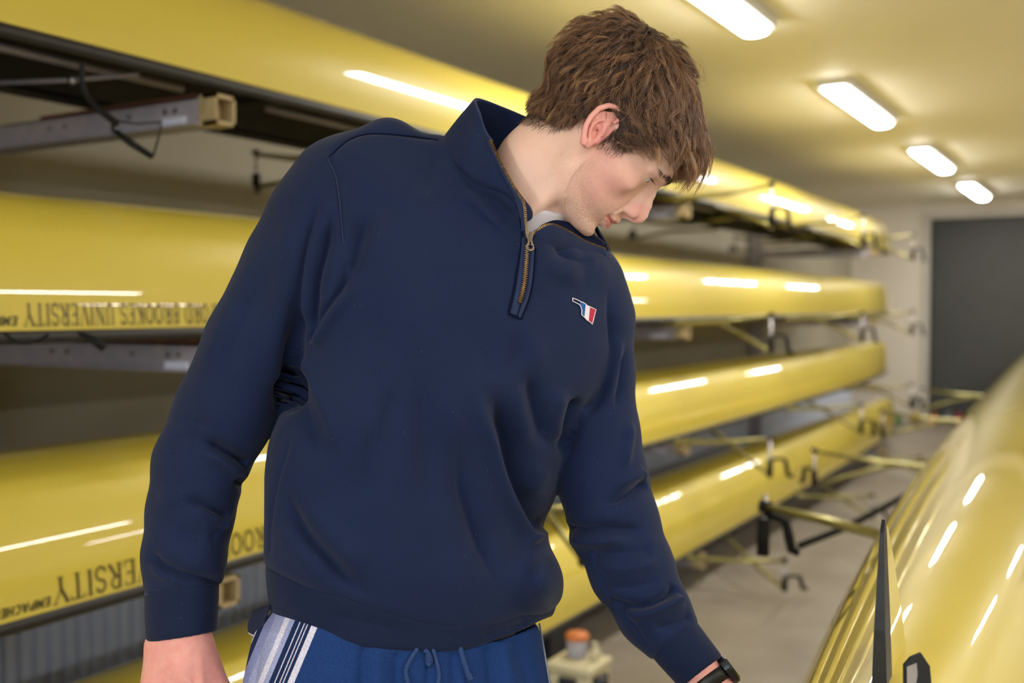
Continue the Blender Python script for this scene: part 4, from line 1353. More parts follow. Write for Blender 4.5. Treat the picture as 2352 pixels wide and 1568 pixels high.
# embroidered oar blade badge
def flat_patch(name, poly, m, raise_, parent):
    bm = bmesh.new()
    vs = [bm.verts.new((x, y, 0)) for x, y in poly]
    bm.faces.new(vs)
    bmesh.ops.triangulate(bm, faces=bm.faces[:])
    bmesh.ops.subdivide_edges(bm, edges=bm.edges[:], cuts=3, use_grid_fill=True)
    bm.verts.index_update()
    V = np.array([tuple(v.co) for v in bm.verts])
    F = [tuple(v.index for v in f.verts) for f in bm.faces]
    bm.free()
    V[:, 2] = SURF(V[:, 0], V[:, 1]) - raise_
    return part(name, V, F, m, parent, False)
M_BW = mat('white_thread', srgb(238, 234, 240), 0.8, noise=(900, srgb(214, 210, 222), 0.7))
M_BB = mat('blue_thread', srgb(22, 92, 170), 0.8, noise=(900, srgb(14, 70, 140), 0.7))
M_BR = mat('red_thread', srgb(190, 40, 76), 0.8, noise=(900, srgb(160, 26, 60), 0.7))
bz = lambda x, y: (1280 + x / 13.067, 660 + y / 13.067)
oline = [bz(*q) for q in [(460, 318), (560, 350), (640, 388), (700, 425), (780, 452), (855, 500), (900, 545), (1040, 605), (1165, 665), (1120, 820), (1080, 990), (1050, 1105), (980, 1030), (900, 985), (820, 895), (730, 815), (738, 700), (715, 590), (665, 510), (580, 465), (462, 405)]]
bd = flat_patch('badge', [bz(*q) for q in [(855, 500), (900, 545), (985, 590), (965, 760), (945, 990), (900, 985), (815, 890), (835, 700)]], M_BW, 2.6, sweat)
bd['label'] = 'embroidered oar blade in blue, white and red'
flat_patch('blue_stripe', [bz(*q) for q in [(690, 440), (780, 458), (855, 505), (838, 690), (818, 890), (735, 812), (742, 700), (718, 580), (680, 505)]], M_BB, 2.4, bd)
flat_patch('red_stripe', [bz(*q) for q in [(985, 595), (1160, 668), (1118, 820), (1078, 990), (1048, 1095), (980, 1028), (942, 990), (965, 770)]], M_BR, 2.4, bd)
ol = np.array(oline + [oline[0]])
V, F = tube_geo(np.column_stack([ol, SURF(ol[:, 0], ol[:, 1]) - 2.6]), 1.15, 6)
part('white_outline', np.array(V), F, M_BW, bd, False)
# ------------------------------------------------------------------ head, neck and hands (skin), one mesh
RHO, PSI = math.radians(58), math.radians(6)
HS = 1.846                                        # units per millimetre
HX = np.array([math.cos(PSI) * math.cos(RHO), math.cos(PSI) * math.sin(RHO), math.sin(PSI)])      # face forward
HY = np.array([math.sin(PSI) * math.cos(RHO), math.sin(PSI) * math.sin(RHO), -math.cos(PSI)])     # his right side, towards the camera
HZ = np.array([math.sin(RHO), -math.cos(RHO), 0.0])                                               # crown
HO = np.array([1367.6, 291.0, 38.0])
HM = np.stack([HX, HY, HZ])
def head_mm(P):
    return ((P - HO.astype(np.float32)) @ HM.T.astype(np.float32)) / np.float32(HS)
def head_px(M):
    return HO + (np.asarray(M, float) @ HM) * HS
def ctab(rows):
    R = np.array(rows, float)[::-1]
    z = np.arange(-110, 140, 0.5)
    out = []
    ker = np.hanning(13)
    ker /= ker.sum()
    for k in range(1, R.shape[1]):
        y = np.interp(z, R[:, 0], R[:, k])
        out.append(np.convolve(np.pad(y, 6, mode='edge'), ker, 'valid'))
    return z, out
hz, (h_xf, h_xb, h_w, h_xm, h_n) = ctab([   # height, front, back, half width, widest at, exponent
    (135, 5, -25, 16, -10, 2.0), (130, 18, -40, 28, -10, 2.0), (120, 45, -64, 48, -10, 2.05), (110, 62, -80, 60, -10, 2.1), (100, 75, -90, 67, -10, 2.1), (85, 87, -97, 73.5, -10, 2.15),
    (71, 94, -100, 76, -8, 2.2), (55, 100.5, -101, 77, -5, 2.2), (42, 104, -100, 76.5, 0, 2.2), (30, 104, -98, 75.5, 4, 2.15), (18, 101, -94, 74, 8, 2.1), (5, 99, -88, 72.5, 12, 2.05), (-8, 100, -78, 70, 16, 2.05),
    (-20, 105, -60, 68.5, 20, 2.08), (-30, 109, -36, 67, 22, 2.06), (-40, 110, -14, 65, 25, 2.04), (-50, 109.5, 0, 61, 28, 2.0), (-60, 107, 8, 54, 32, 1.9), (-66, 105.5, 14, 50, 36, 1.9), (-75, 108, 26, 42, 44, 1.95),
    (-81, 107, 36, 35, 52, 2.0), (-86, 101, 46, 26, 60, 2.0), (-91, 88, 56, 14, 68, 2.0), (-95, 76, 64, 6, 70, 2.0)])
EYE = (78.0, 33.0, 21.5)
EARW = lambda u: -100 - 0.44 * (1415 - u)
def ear(P):
    """right ear, traced rim with hollow"""
    rim = [(1412, 281, 4.2), (1424, 273, 4.6), (1428, 260, 5.6), (1418, 247, 6.4), (1398, 242, 6.8), (1376, 249, 6.8), (1357, 268, 6.6), (1345, 290, 6.4), (1341, 312, 7.0), (1341, 327, 8.6)]
    R = [(u, v, EARW(u) - 8, r) for u, v, r in rim]
    d = chain(P, R)
    lobe = chain(P, [(1342, 325, EARW(1342) - 4, 8.5), (1347, 333, EARW(1347) - 2, 9.0), (1358, 327, EARW(1358) + 4, 8)])
    d = smin(d, lobe, 5)
    anti = chain(P, [(1354, 322, EARW(1354) - 2, 6), (1355, 302, EARW(1355) - 2, 5.6), (1362, 284, EARW(1362) - 3, 5.6), (1384, 274, EARW(1384) + 1, 4.6)])
    d = smin(d, anti, 4)
    plate = None
    for a, b in [((1350, 322), (1352, 296)), ((1352, 296), (1372, 262)), ((1372, 262), (1412, 258)), ((1368, 322), (1368, 282)), ((1368, 282), (1406, 272)), ((1384, 300), (1398, 276))]:
        q = cap(P, (*a, EARW(a[0]) + 10), (*b, EARW(b[0]) + 10), 10)
        plate = q if plate is None else np.minimum(plate, q)
    d = smin(d, plate, 4)
    back = chain(P, [(1350, 300, EARW(1350) + 14, 9), (1385, 270, EARW(1385) + 22, 14), (1400, 300, EARW(1400) + 20, 14), (1365, 325, EARW(1365) + 16, 9)])
    d = smin(d, back, 8)
    conch = ell(P, (1368, 302, EARW(1368) - 3), (9, 17, 15), rot3('Z', 22))
    d = smax(d, -conch, 3)
    cym = ell(P, (1378, 285, EARW(1378) - 3), (10, 5, 10), rot3('Z', -18))
    d = smax(d, -cym, 3)
    d = smax(d, -sph(P, (1375, 301, EARW(1375) + 14), 6), 2)
    trag = cap(P, (1388, 293, EARW(1388) + 1), (1382, 309, EARW(1382) + 2), 6.2, 5)
    d = smin(d, trag, 5)
    scap = ell(P, (1397, 259, EARW(1397) - 9), (18, 4.5, 8), rot3('Z', -22))
    return smax(d, -scap, 3)
def skull(M):
    z = np.clip(M[:, 2], -109, 139)
    g = lambda c: np.interp(z, hz, c).astype(np.float32)
    xf, xb, w, xm, n = g(h_xf), g(h_xb), g(h_w), g(h_xm), g(h_n)
    dx = M[:, 0] - xm
    a = np.where(dx > 0, xf - xm, xm - xb)
    e = (np.abs(dx / a) ** n + np.abs(M[:, 1] / w) ** n) ** (1 / n)
    d = (e - 1) * np.minimum(np.minimum(a, w), 75) * 0.9
    d = smax(d, M[:, 2] - 132, 14)
    return smax(d, -94 - M[:, 2], 8)
def face(P):
    M = head_mm(P)
    S = M.copy()
    S[:, 1] = np.abs(S[:, 1])
    d = skull(M)
    d = smin(d, ell(S, (58, 54, -2), (24, 11, 11)), 22)                                    # cheekbone
    d = smin(d, chain(S, [(86, 22, -79, 9), (48, 43, -68, 11), (17, 54, -50, 12), (6, 60, -12, 11)]), 16)   # jaw
    d = smin(d, ell(S, (95, 9, -75), (15, 14, 10)), 10)                                      # chin
    d = smax(d, -ell(S, (103, 32, 20), (16, 17, 10.5)), 12)                                  # eye socket
    d = smin(d, chain(S, [(101, 7, 37, 6), (97, 22, 40, 7), (86, 40, 39, 6.5), (76, 50, 33, 5)]), 9)       # brow
    lid = sph(S, EYE, 13.9)
    d = smin(d, lid, 5)
    # nose
    n = chain(S, [(101, 0, 26, 5), (108, 0, 14, 5.6), (116, 0, 1, 7.6), (121, 0, -10, 10), (121.8, 0, -14, 10.4)], 4)
    n = smin(n, cap(S, (98, 7, 16), (108, 10, -12), 6, 8), 9)
    n = smin(n, ell(S, (111.5, 14, -17), (10.5, 6.2, 8)), 4)
    n = smin(n, cap(S, (121, 0, -19), (112, 0, -28), 5.5, 5), 5)
    d = smin(d, n, 7)
    d = smax(d, -chain(S, [(105, 21.5, -12, 1.6), (101, 22, -22, 1.6), (99, 27, -33, 1.2)]), 6)             # crease beside the nostril
    d = smax(d, -ell(S, (120.5, 8.6, -23.5), (6.2, 4.6, 3.6), rot3('Y', 20)), 2.2)                             # nostril
    # lips
    up = chain(S, [(98, 26, -44.6, 2.4), (106, 15, -41.5, 4.6), (111, 6, -39.5, 5.2), (111.2, 0, -40.4, 5)], 4)
    lo = chain(S, [(98, 25, -46.4, 2.4), (104.5, 15, -50.5, 5), (109, 6, -53, 6), (109.2, 0, -53, 6.2)], 4)
    d = smin(d, smin(up, lo, 1.5), 4)
    d = smax(d, -chain(S, [(99.5, 27.5, -45.4, 1.1), (109, 15, -46, 1.1), (115, 6, -46.4, 1.2), (118, 0, -46.6, 1.2)]), 2.0)
    d = smax(d, -sph(S, (101, 28.5, -45.5), 2.2), 5)
    d = smax(d, -ell(S, (112, 0, -65.5), (6, 13, 3.5)), 6)
    # eye opening
    eo = ell(S, (EYE[0] + 12.5, EYE[1] + 3, EYE[2] + 0.3), (9.5, 13.5, 5.8), rot3('X', -8))
    d = smax(d, -smax(eo, -(sph(S, EYE, 12.0)), 0.5), 1.2)
    # lid fold
    d = smax(d, -chain(S, [(EYE[0] + 13, 25, EYE[2] + 8.6, 1.0), (EYE[0] + 12, 35, EYE[2] + 9.2, 1.0), (EYE[0] + 4, 45, EYE[2] + 6.6, 1.0)]), 2.5)
    return d * HS
def skin_top(P):
    d = face(P)
    nk = chain(P, [(1150, 600, 90, 92), (1172, 520, 74, 92), (1187, 465, 62, 95), (1240, 385, 54, 97), (1300, 318, 46, 98)], 30)
    d = smin(d, nk, 58)
    d = smin(d, chain(P, [(1345, 352, -52, 16), (1285, 415, -42, 17), (1215, 490, -34, 15), (1190, 530, -24, 14)]), 36)
    e = ear(P)
    return smin(d, e, 5)
HV, HQ = polygonise(skin_top, (1020, 20, -160), (1620, 700, 240), 2.5, lip=1.5)
HV = neighbours_smooth(HV, HQ, 1, 0.4)

# hands
def hand_r(P):
    d = chain(P, [(417, 1400, -52, 66), (415, 1470, -52, 68), (418, 1520, -50, 72)], 10)
    kn = [(352, 1668, -66), (392, 1688, -74), (434, 1686, -74), (474, 1668, -68)]
    st = [(372, 1490, -50), (400, 1485, -58), (428, 1485, -58), (452, 1490, -52)]
    for (k, s) in zip(kn, st):
        d = smin(d, cap(P, s, k, 42, 30), 22)
    d = smin(d, ell(P, (415, 1585, -44), (88, 95, 42)), 24)
    ln = [(66, 44, 34), (80, 54, 40), (84, 58, 42), (76, 52, 40)]
    for k, l, r in zip(kn, ln, (22, 25, 26, 25)):
        a = np.array(k, float)
        b = a + (0, l[0], 14)
        c = b + (4, l[1] * 0.8, 42)
        e = c + (3, l[2] * 0.3, 46)
        f = chain(P, [(*a, r + 3), (*b, r), (*c, r - 3), (*e, r - 6)])
        d = smin(d, f, 9)
    th = chain(P, [(470, 1515, -48, 34), (502, 1585, -46, 30), (512, 1670, -40, 25), (500, 1735, -26, 20)], 8)
    d = smin(d, th, 16)
    # tendons and veins
    d = smin(d, chain(P, [(428, 1495, -106, 6), (420, 1560, -108, 6), (400, 1640, -100, 6)]), 14)
    d = smin(d, chain(P, [(452, 1500, -98, 5), (462, 1580, -100, 6), (470, 1640, -92, 6)]), 14)
    d = smin(d, chain(P, [(412, 1540, -112, 3), (440, 1570, -112, 3), (448, 1620, -106, 3)]), 9)
    return d
V1, Q1 = polygonise(hand_r, (300, 1360, -170), (570, 1920, 90), 4.0)
V1 = neighbours_smooth(V1, Q1, 2, 0.5)
def hand_l(P):
    d = chain(P, [(1560, 1482, 53, 44), (1620, 1556, 46, 46), (1662, 1612, 42, 48)], 10)
    kn = [(1700, 1738, 70), (1724, 1728, 44), (1744, 1710, 18), (1756, 1688, -8)]
    st = [(1650, 1640, 62), (1664, 1634, 50), (1678, 1626, 38), (1688, 1616, 26)]
    for k, s in zip(kn, st):
        d = smin(d, cap(P, s, k, 34, 25), 18)
    ln = [(60, 44, 32), (72, 52, 38), (78, 54, 40), (70, 50, 38)]
    for k, l, r in zip(kn, ln, (20, 22, 23, 22)):
        a = np.array(k, float)
        b = a + np.array((0.42, 0.86, 0.25)) * l[0]
        c = b + np.array((0.2, 0.95, 0.15)) * l[1]
        e = c + np.array((0.05, 0.98, 0.1)) * l[2]
        d = smin(d, chain(P, [(*a, r + 2), (*b, r), (*c, r - 3), (*e, r - 6)]), 7)
    th = chain(P, [(1680, 1620, 8, 28), (1725, 1645, -28, 24), (1765, 1690, -46, 20), (1785, 1730, -50, 16)], 8)
    return smin(d, th, 12)
V2, Q2 = polygonise(hand_l, (1480, 1420, -110), (1960, 1960, 190), 4.5)
V2 = neighbours_smooth(V2, Q2, 2, 0.5)
# trunk, arms and legs under the clothes
FLW = lambda w: 705 + 1.5 * FPX / (ZP + w * PX)
LEG = {0: [(770, 1560, 40, 130), (745, 1800, 20, 135), (735, 2150, 0, 120), (735, 2420, -5, 98), (732, 2640, 25, 98), (735, 2900, 30, 80), (738, 3240, 30, 56), (738, 3370, 30, 58)],
       1: [(1075, 1560, 105, 130), (1100, 1800, 110, 135), (1110, 2150, 100, 118), (1112, 2400, 95, 96), (1112, 2600, 120, 96), (1110, 2860, 125, 78), (1108, 3120, 125, 54), (1108, 3215, 125, 56)]}
def trunk(P):
    d = torso(P, -84)
    d = smax(d, P[:, 1] - 1590, 30)
    d = smax(d, -neck_hole(P) + 4, 8)
    d = smin(d, chain(P, [(a, b, c, r - 54) for a, b, c, r in ARM_R]), 20)
    d = smin(d, chain(P, [(a, b, c, r - 42) for a, b, c, r in ARM_L]), 20)
    for k in (0, 1):
        d = smin(d, chain(P, LEG[k], 20), 30)
    return d
V3, Q3 = polygonise(trunk, (330, 330, -260), (1640, 3460, 460), 13)
V3 = neighbours_smooth(V3, Q3, 2, 0.5)
AV = np.concatenate([HV, V1, V2, V3])
n1, n2, n3 = len(HV), len(V1), len(V2)
AQ = np.concatenate([HQ, Q1 + n1, Q2 + n1 + n2, Q3 + n1 + n2 + n3])
WV = to_world(AV) - np.array(man_loc)
WV[:, 2] = np.maximum(WV[:, 2], 0.005)
# the left hand lies against the outside of the near hull
k0, k1 = n1 + n2, n1 + n2 + n3
H = WV[k0:k1] + np.array(man_loc) - RB.o
hx, hy = H[:, 0] * RB.c + H[:, 1] * RB.s_, -H[:, 0] * RB.s_ + H[:, 1] * RB.c
for i in range(len(H)):
    if 0.05 < hy[i] < RB.L and H[i, 2] > -0.06:
        b_, d_ = RB.bw(hy[i]), RB.dp(hy[i])
        if H[i, 2] <= 0.02:
            if abs(hx[i]) < b_ + 0.03:
                hx[i] = -(b_ + 0.03)
        else:
            e_ = (abs(hx[i] / b_) ** RB.n + abs(H[i, 2] / d_) ** RB.n) ** (1 / RB.n)
            if e_ < 1.05:
                hx[i] *= 1.05 / e_
                H[i, 2] *= 1.05 / e_
WV[k0:k1] = np.column_stack([hx * RB.c - hy * RB.s_, hx * RB.s_ + hy * RB.c, H[:, 2]]) + RB.o - np.array(man_loc)
me = body_me
me.vertices.add(len(WV))
me.vertices.foreach_set('co', WV.astype(np.float32).ravel())
me.loops.add(AQ.size)
me.loops.foreach_set('vertex_index', AQ.astype(np.int32).ravel())
me.polygons.add(len(AQ))
me.polygons.foreach_set('loop_start', np.arange(0, AQ.size, 4, dtype=np.int32))
me.update(calc_edges=True)
me.polygons.foreach_set('use_smooth', np.ones(len(AQ), dtype=bool))
# colour zones of the skin (blood flush, beard shadow, lips), from anatomy
MM = head_mm(AV.astype(np.float32)).astype(float)
def blob(c, r):
    q = MM.copy()
    q[:, 1] = np.abs(q[:, 1])
    return np.exp(-(((q - np.array(c)) / np.array(r)) ** 2).sum(1))
flush = 0.48 * blob((66, 56, -18), (46, 40, 38)) + 0.8 * blob((118, 8, -14), (14, 16, 14)) + 0.15 * blob((60, 60, -50), (26, 26, 20)) + 0.35 * blob((20, 66, 0), (20, 22, 30))
flush[:n1] += 0.7 * np.clip(1 - ear(HV.astype(np.float32)) / 7, 0, 1)
isneck = (AV[:, 1] < 700) & (AV[:, 0] < 1330)
flush[isneck] *= 0.6
flush[n1:n1 + n2] = 0.75
flush[n1 + n2:n1 + n2 + n3] = 0.75
stub = 0.95 * blob((100, 0, -74), (22, 44, 18)) + 0.7 * blob((112, 12, -33), (16, 20, 6.5)) + 0.55 * blob((70, 45, -68), (34, 18, 20)) + 0.4 * blob((30, 58, -40), (26, 16, 30))
lips = np.exp(-np.maximum(0, np.abs(MM[:, 2] + 47 + 0.0 * MM[:, 1]) - (9.5 - 0.30 * np.abs(MM[:, 1]))) ** 2 / 5.0) * (np.abs(MM[:, 1]) < 26) * (MM[:, 0] > 97)
for nm, a in (('flush', flush), ('stubble', stub), ('lips', lips)):
    at = me.attributes.new(nm, 'FLOAT', 'POINT')
    at.data.foreach_set('value', np.clip(a, 0, 1).astype(np.float32))
m = mat('skin', srgb(234, 188, 168), 0.5, sss=0.12, spec=0.4)
nt = m.node_tree
bs = nt.nodes['Principled BSDF']
tc = nt.nodes.new('ShaderNodeTexCoord')
def nz(scale, detail=4):
    n = nt.nodes.new('ShaderNodeTexNoise')
    n.inputs['Scale'].default_value = scale
    n.inputs['Detail'].default_value = detail
    nt.links.new(tc.outputs['Object'], n.inputs['Vector'])
    return n
def rmp(sock, a, b, lo=0.0, hi=1.0):
    r = nt.nodes.new('ShaderNodeMapRange')
    for i, q in enumerate((a, b, lo, hi)):
        r.inputs[i + 1].default_value = q
    nt.links.new(sock, r.inputs[0])
    return r.outputs[0]
def mul(a, b):
    q = nt.nodes.new('ShaderNodeMath')
    q.operation = 'MULTIPLY'
    nt.links.new(a, q.inputs[0])
    if isinstance(b, float):
        q.inputs[1].default_value = b
    else:
        nt.links.new(b, q.inputs[1])
    return q.outputs[0]
def mx(fac, A, B):
    x = nt.nodes.new('ShaderNodeMix')
    x.data_type = 'RGBA'
    if isinstance(A, tuple):
        x.inputs[6].default_value = A
    else:
        nt.links.new(A, x.inputs[6])
    x.inputs[7].default_value = B
    nt.links.new(fac, x.inputs[0])
    return x.outputs[2]
def attr(nm):
    a = nt.nodes.new('ShaderNodeAttribute')
    a.attribute_name = nm
    return a.outputs['Fac']
c = mx(rmp(nz(55).outputs[0], 0.4, 0.7, 0, 0.35), srgb(243, 204, 186), srgb(237, 186, 170))
c = mx(mul(attr('flush'), rmp(nz(120).outputs[0], 0.25, 0.7, 0.7, 1.0)), c, srgb(226, 136, 134))
c = mx(mul(attr('lips'), 0.75), c, srgb(204, 112, 112))
st = mul(attr('stubble'), rmp(nz(900, 2).outputs[0], 0.5, 0.62, 0.10, 0.9))
c = mx(st, c, srgb(104, 78, 66))
c = mx(rmp(nz(300, 2).outputs[0], 0.68, 0.78, 0, 0.25), c, srgb(180, 112, 96))
nt.links.new(c, bs.inputs['Base Color'])
bp = nt.nodes.new('ShaderNodeBump')
bp.inputs['Strength'].default_value = 0.22
bp.inputs['Distance'].default_value = 0.0006
nt.links.new(nz(900, 3).outputs[0], bp.inputs['Height'])
nt.links.new(bp.outputs[0], bs.inputs['Normal'])
me.materials.append(m)
M_SKIN = m

# eyes
M_SCL = mat('eye_white', srgb(226, 224, 230), 0.15, coat=0.6, noise=(200, srgb(216, 208, 214), 0.5))
M_IRIS = mat('iris', srgb(74, 92, 104), 0.2, coat=0.8, noise=(900, srgb(48, 64, 76), 0.8))
M_PUP = mat('pupil', srgb(10, 10, 12), 0.15, noise=(50, srgb(14, 14, 16), 0.5))
for sg in (1, -1):
    c0 = np.array([EYE[0], sg * EYE[1], EYE[2]])
    g = np.array([0.97, -0.05, -0.26])
    g /= np.linalg.norm(g)
    bm = bmesh.new()
    bmesh.ops.create_uvsphere(bm, u_segments=28, v_segments=18, radius=1)
    bm.verts.index_update()
    R = np.array(Vector((0, 0, 1)).rotation_difference(Vector(g)).to_matrix())
    V = np.array([tuple(v.co) for v in bm.verts])
    F = [tuple(v.index for v in f.verts) for f in bm.faces]
    bm.free()
    e = part('eye', head_px(c0 + 12.1 * (V @ R.T)), F, M_SCL)
    a = np.linspace(0, 1, 6)
    for nm, ra, mm_, lift in (('iris', 6.0, M_IRIS, 0.25), ('pupil', 2.4, M_PUP, 0.55)):
        VV, FF = [], []
        for i in range(6):
            r = ra * i / 5
            for k in range(24):
                an = 2 * math.pi * k / 24
                h = math.sqrt(max(0, 12.1 ** 2 - r * r)) + lift
                VV.append(c0 + R @ np.array([r * math.cos(an), r * math.sin(an), h]))
        for i in range(5):
            for k in range(24):
                FF.append((i * 24 + k, i * 24 + (k + 1) % 24, (i + 1) * 24 + (k + 1) % 24, (i + 1) * 24 + k))
        part(nm, head_px(np.array(VV)), FF, mm_, e)
# ------------------------------------------------------------------ hair
BX = [-120, -65, -35, -23, -12, 6, 14, 30, 43, 59, 72, 88, 120]
BZ = [-58, -58, -31, -12, 26, 24, 8, 14, 30, 62, 80, 94, 114]
def hair_edge(M):
    return M[:, 2] - np.interp(M[:, 0], BX, BZ)
GRAV = HM @ np.array([0, 1.0, 0])
NKC = [(1150, 600, 90, 92), (1172, 520, 74, 92), (1187, 465, 62, 95), (1240, 385, 54, 97), (1300, 318, 46, 98)]
def scalp(M):
    P = (HO + (M.astype(float) @ HM) * HS).astype(np.float32)
    return smin(skull(M) * np.float32(HS), chain(P, NKC, 30), 50) / HS
def skull_grad(M):
    e = 0.8
    M = M.astype(np.float32)
    d0 = scalp(M)
    g = np.stack([scalp(M + np.array(v, np.float32)) - d0 for v in ((e, 0, 0), (0, e, 0), (0, 0, e))], 1)
    return d0, g / (np.linalg.norm(g, axis=1, keepdims=True) + 1e-9)
def strands_mesh(name, paths, r0, m, tone, parent=None):
    """paths (n, k, 3) in units -> three sided tapered tubes in one mesh"""
    n, k, _ = paths.shape
    T = np.gradient(paths, axis=1)
    T /= np.linalg.norm(T, axis=2, keepdims=True) + 1e-9
    A = np.cross(T, np.array([0.31, 0.52, 0.79]))
    A /= np.linalg.norm(A, axis=2, keepdims=True) + 1e-9
    Bv = np.cross(T, A)
    rad = (np.asarray(r0).reshape(-1, 1) * np.linspace(1, 0.25, k)[None] ** 0.7)[:, :, None]
    ring = []
    for j in range(3):
        a = 2 * math.pi * j / 3
        ring.append(paths + rad * (A * math.cos(a) + Bv * math.sin(a)))
    V = np.stack(ring, 2).reshape(-1, 3)
    base = (np.arange(n) * k * 3)[:, None, None]
    i = (np.arange(k - 1) * 3)[None, :, None]
    j = np.arange(3)[None, None, :]
    j2 = (j + 1) % 3
    Q = np.stack([base + i + j, base + i + j2, base + i + 3 + j2, base + i + 3 + j], -1).reshape(-1, 4)
    o = part(name, V, Q, m, parent)
    at = o.data.attributes.new('tone', 'FLOAT', 'POINT')
    at.data.foreach_set('value', np.repeat(np.clip(tone, 0, 1), k * 3).astype(np.float32))
    return o
def hair_mat(name, dark, mid, light, rough=0.36):
    m = bpy.data.materials.new(name)
    m.use_nodes = True
    nt = m.node_tree
    b = nt.nodes['Principled BSDF']
    a = nt.nodes.new('ShaderNodeAttribute')
    a.attribute_name = 'tone'
    r = nt.nodes.new('ShaderNodeValToRGB')
    r.color_ramp.elements[0].color = dark
    r.color_ramp.elements[1].color = light
    e = r.color_ramp.elements.new(0.5)
    e.color = mid
    nt.links.new(a.outputs['Fac'], r.inputs[0])
    nt.links.new(r.outputs[0], b.inputs['Base Color'])
    b.inputs['Roughness'].default_value = rough
    b.inputs['Specular IOR Level'].default_value = 0.6
    return m
M_HAIR = hair_mat('brown_hair', srgb(66, 44, 34), srgb(126, 90, 66), srgb(206, 162, 116))
M_BROW = hair_mat('brow_hair', srgb(50, 34, 28), srgb(66, 46, 36), srgb(84, 60, 46), 0.5)

# under-layer so that no scalp shows
def under(P):
    M = head_mm(P)
    d = scalp(M) - 5.0 - np.clip((-30 - M[:, 0]) / 12, 0, 5) * np.clip(hair_edge(M) / 30, 0, 1) - 4 * np.clip((M[:, 0] - 40) / 30, 0, 1) * np.clip(hair_edge(M) / 14, 0, 1) - 1.6 * np.sin(M[:, 0] / 7 + 2 * np.sin(M[:, 2] / 11)) * np.sin(M[:, 1] / 8 + M[:, 2] / 9)
    d = smax(d, -(hair_edge(M) - 3), 5)
    return d * HS
V, Q = polygonise(under, (1150, 20, -170), (1660, 460, 270), 5, 1.8)
V = neighbours_smooth(V, Q, 2)
M_SCALP = mat('dark_hair_roots', srgb(58, 40, 30), 0.8, noise=(500, srgb(38, 26, 20), 0.8), bump=(700, 0.6, 0.002))
hair_cap = part('hair', V, Q, M_SCALP)
hair_cap['label'] = 'short tousled brown hair with lighter fringe'

hm = head_mm(HV.astype(np.float32)).astype(float)
he = hair_edge(hm)
earv = ear(HV.astype(np.float32))
okr = (he > 0) & (earv > 10) & (hm[:, 2] > -62) & ((hm[:, 2] > 0) | (np.abs(hm[:, 1]) < 90))
ROOT = np.where(okr)[0]
def far_f(M):
    return np.clip((12 - M[:, 1]) / 28, 0, 1)[:, None]
def guide_field(M, jit):
    """flow direction of hair growing at M (mm)"""
    n = len(M)
    wh = np.array([-62, 8, 104.0])
    D = M - wh
    D /= np.linalg.norm(D, axis=1, keepdims=True) + 1e-9
    side = np.clip((np.abs(M[:, 1]) - 40) / 25, 0, 1) * np.clip((95 - M[:, 2]) / 40, 0, 1)
    backw = np.clip((-25 - M[:, 0]) / 35, 0, 1)
    front = np.clip((M[:, 0] - 35) / 35, 0, 1)
    D = D + (side * np.clip((M[:, 0] + 30) / 25, 0, 1))[:, None] * np.array([1.15, 0, 0.45]) * (1 - backw[:, None]) + backw[:, None] * np.array([0.05, 0, -1.3]) + front[:, None] * ((1 - far_f(M)) * np.array([0.9, 0.1, 0.35]) + far_f(M) * np.array([0.95, -0.05, -0.75]))
    D += jit
    return D, side, backw, front
def grow(M, jit, Ls, Hs, curl, ph, k=8):
    P = [M.copy()]
    D, side, backw, front = guide_field(M, jit)
    pos = M.copy()
    for s in range(k - 1):
        t = (s + 1) / (k - 1)
        d0, N = skull_grad(pos)
        Dt = D - N * (D * N).sum(1, keepdims=True)
        Dt /= np.linalg.norm(Dt, axis=1, keepdims=True) + 1e-9
        B = np.cross(Dt, N)
        wig = (curl * np.sin(ph + 4.2 * t))[:, None] * B
        lift = np.clip(1.2 - 2.2 * t, -0.25, 1)
        g = (0.1 + 0.42 * front * t * t)[:, None] * GRAV
        step = Dt + wig + (lift * (0.5 + 0.7 * front))[:, None] * N + g
        step /= np.linalg.norm(step, axis=1, keepdims=True)
        pos = pos + step * (Ls / (k - 1))[:, None]
        d1, N1 = skull_grad(pos)
        tgt = 2.0 + Hs * min(1, t * 1.9)
        low = np.maximum(0, tgt * 0.8 - d1)
        high = np.maximum(0, d1 - tgt * 1.25) * (1 - (0.85 - 0.7 * far_f(M)[:, 0]) * front)
        pos = pos + N1 * (low - 0.7 * high)[:, None]
        P.append(pos.copy())
    return np.stack(P, 1)
NC = 1900
ci = RNG.choice(ROOT, NC, replace=False)
CM = hm[ci]
ce = he[ci]
_, sd, bk, fr = guide_field(CM, 0)
Lc = (46 + 24 * fr - 12 * sd - 6 * bk) * RNG.uniform(0.75, 1.25, NC)
Lc = np.minimum(Lc, 14 + 0.85 * np.clip(ce, 0, 60) + 60 * fr)
Lc = np.where((CM[:, 0] > 0) & (CM[:, 2] < 40), np.minimum(Lc, 24), Lc)
Lc = Lc * (1 + 0.12 * far_f(CM)[:, 0] * fr)
Hc = (13.5 + 19 * fr - 5.0 * sd + 6.5 * bk) * RNG.uniform(0.5, 1.15, NC)
lowf = far_f(CM)[:, 0] * np.clip((CM[:, 0] - 58) / 14, 0, 1)
Hc = Hc * (1 - 0.5 * lowf)
Hc = np.minimum(Hc, 4 + 0.36 * np.clip(ce, 0, 60) + 22 * fr)
jit = RNG.normal(0, 0.33, (NC, 3)) + 0.25 * np.stack([np.sin(CM[:, 2] / 17 + 1), np.sin(CM[:, 0] / 15), np.cos(CM[:, 1] / 14)], 1)
K = 9
GU = grow(CM, jit, Lc, Hc, RNG.uniform(0.15, 0.95, NC), RNG.uniform(0, 6.28, NC), K)
NS = 30000
si = RNG.choice(ROOT, NS)
SM = hm[si] + RNG.normal(0, 0.7, (NS, 3))
own = np.empty(NS, int)
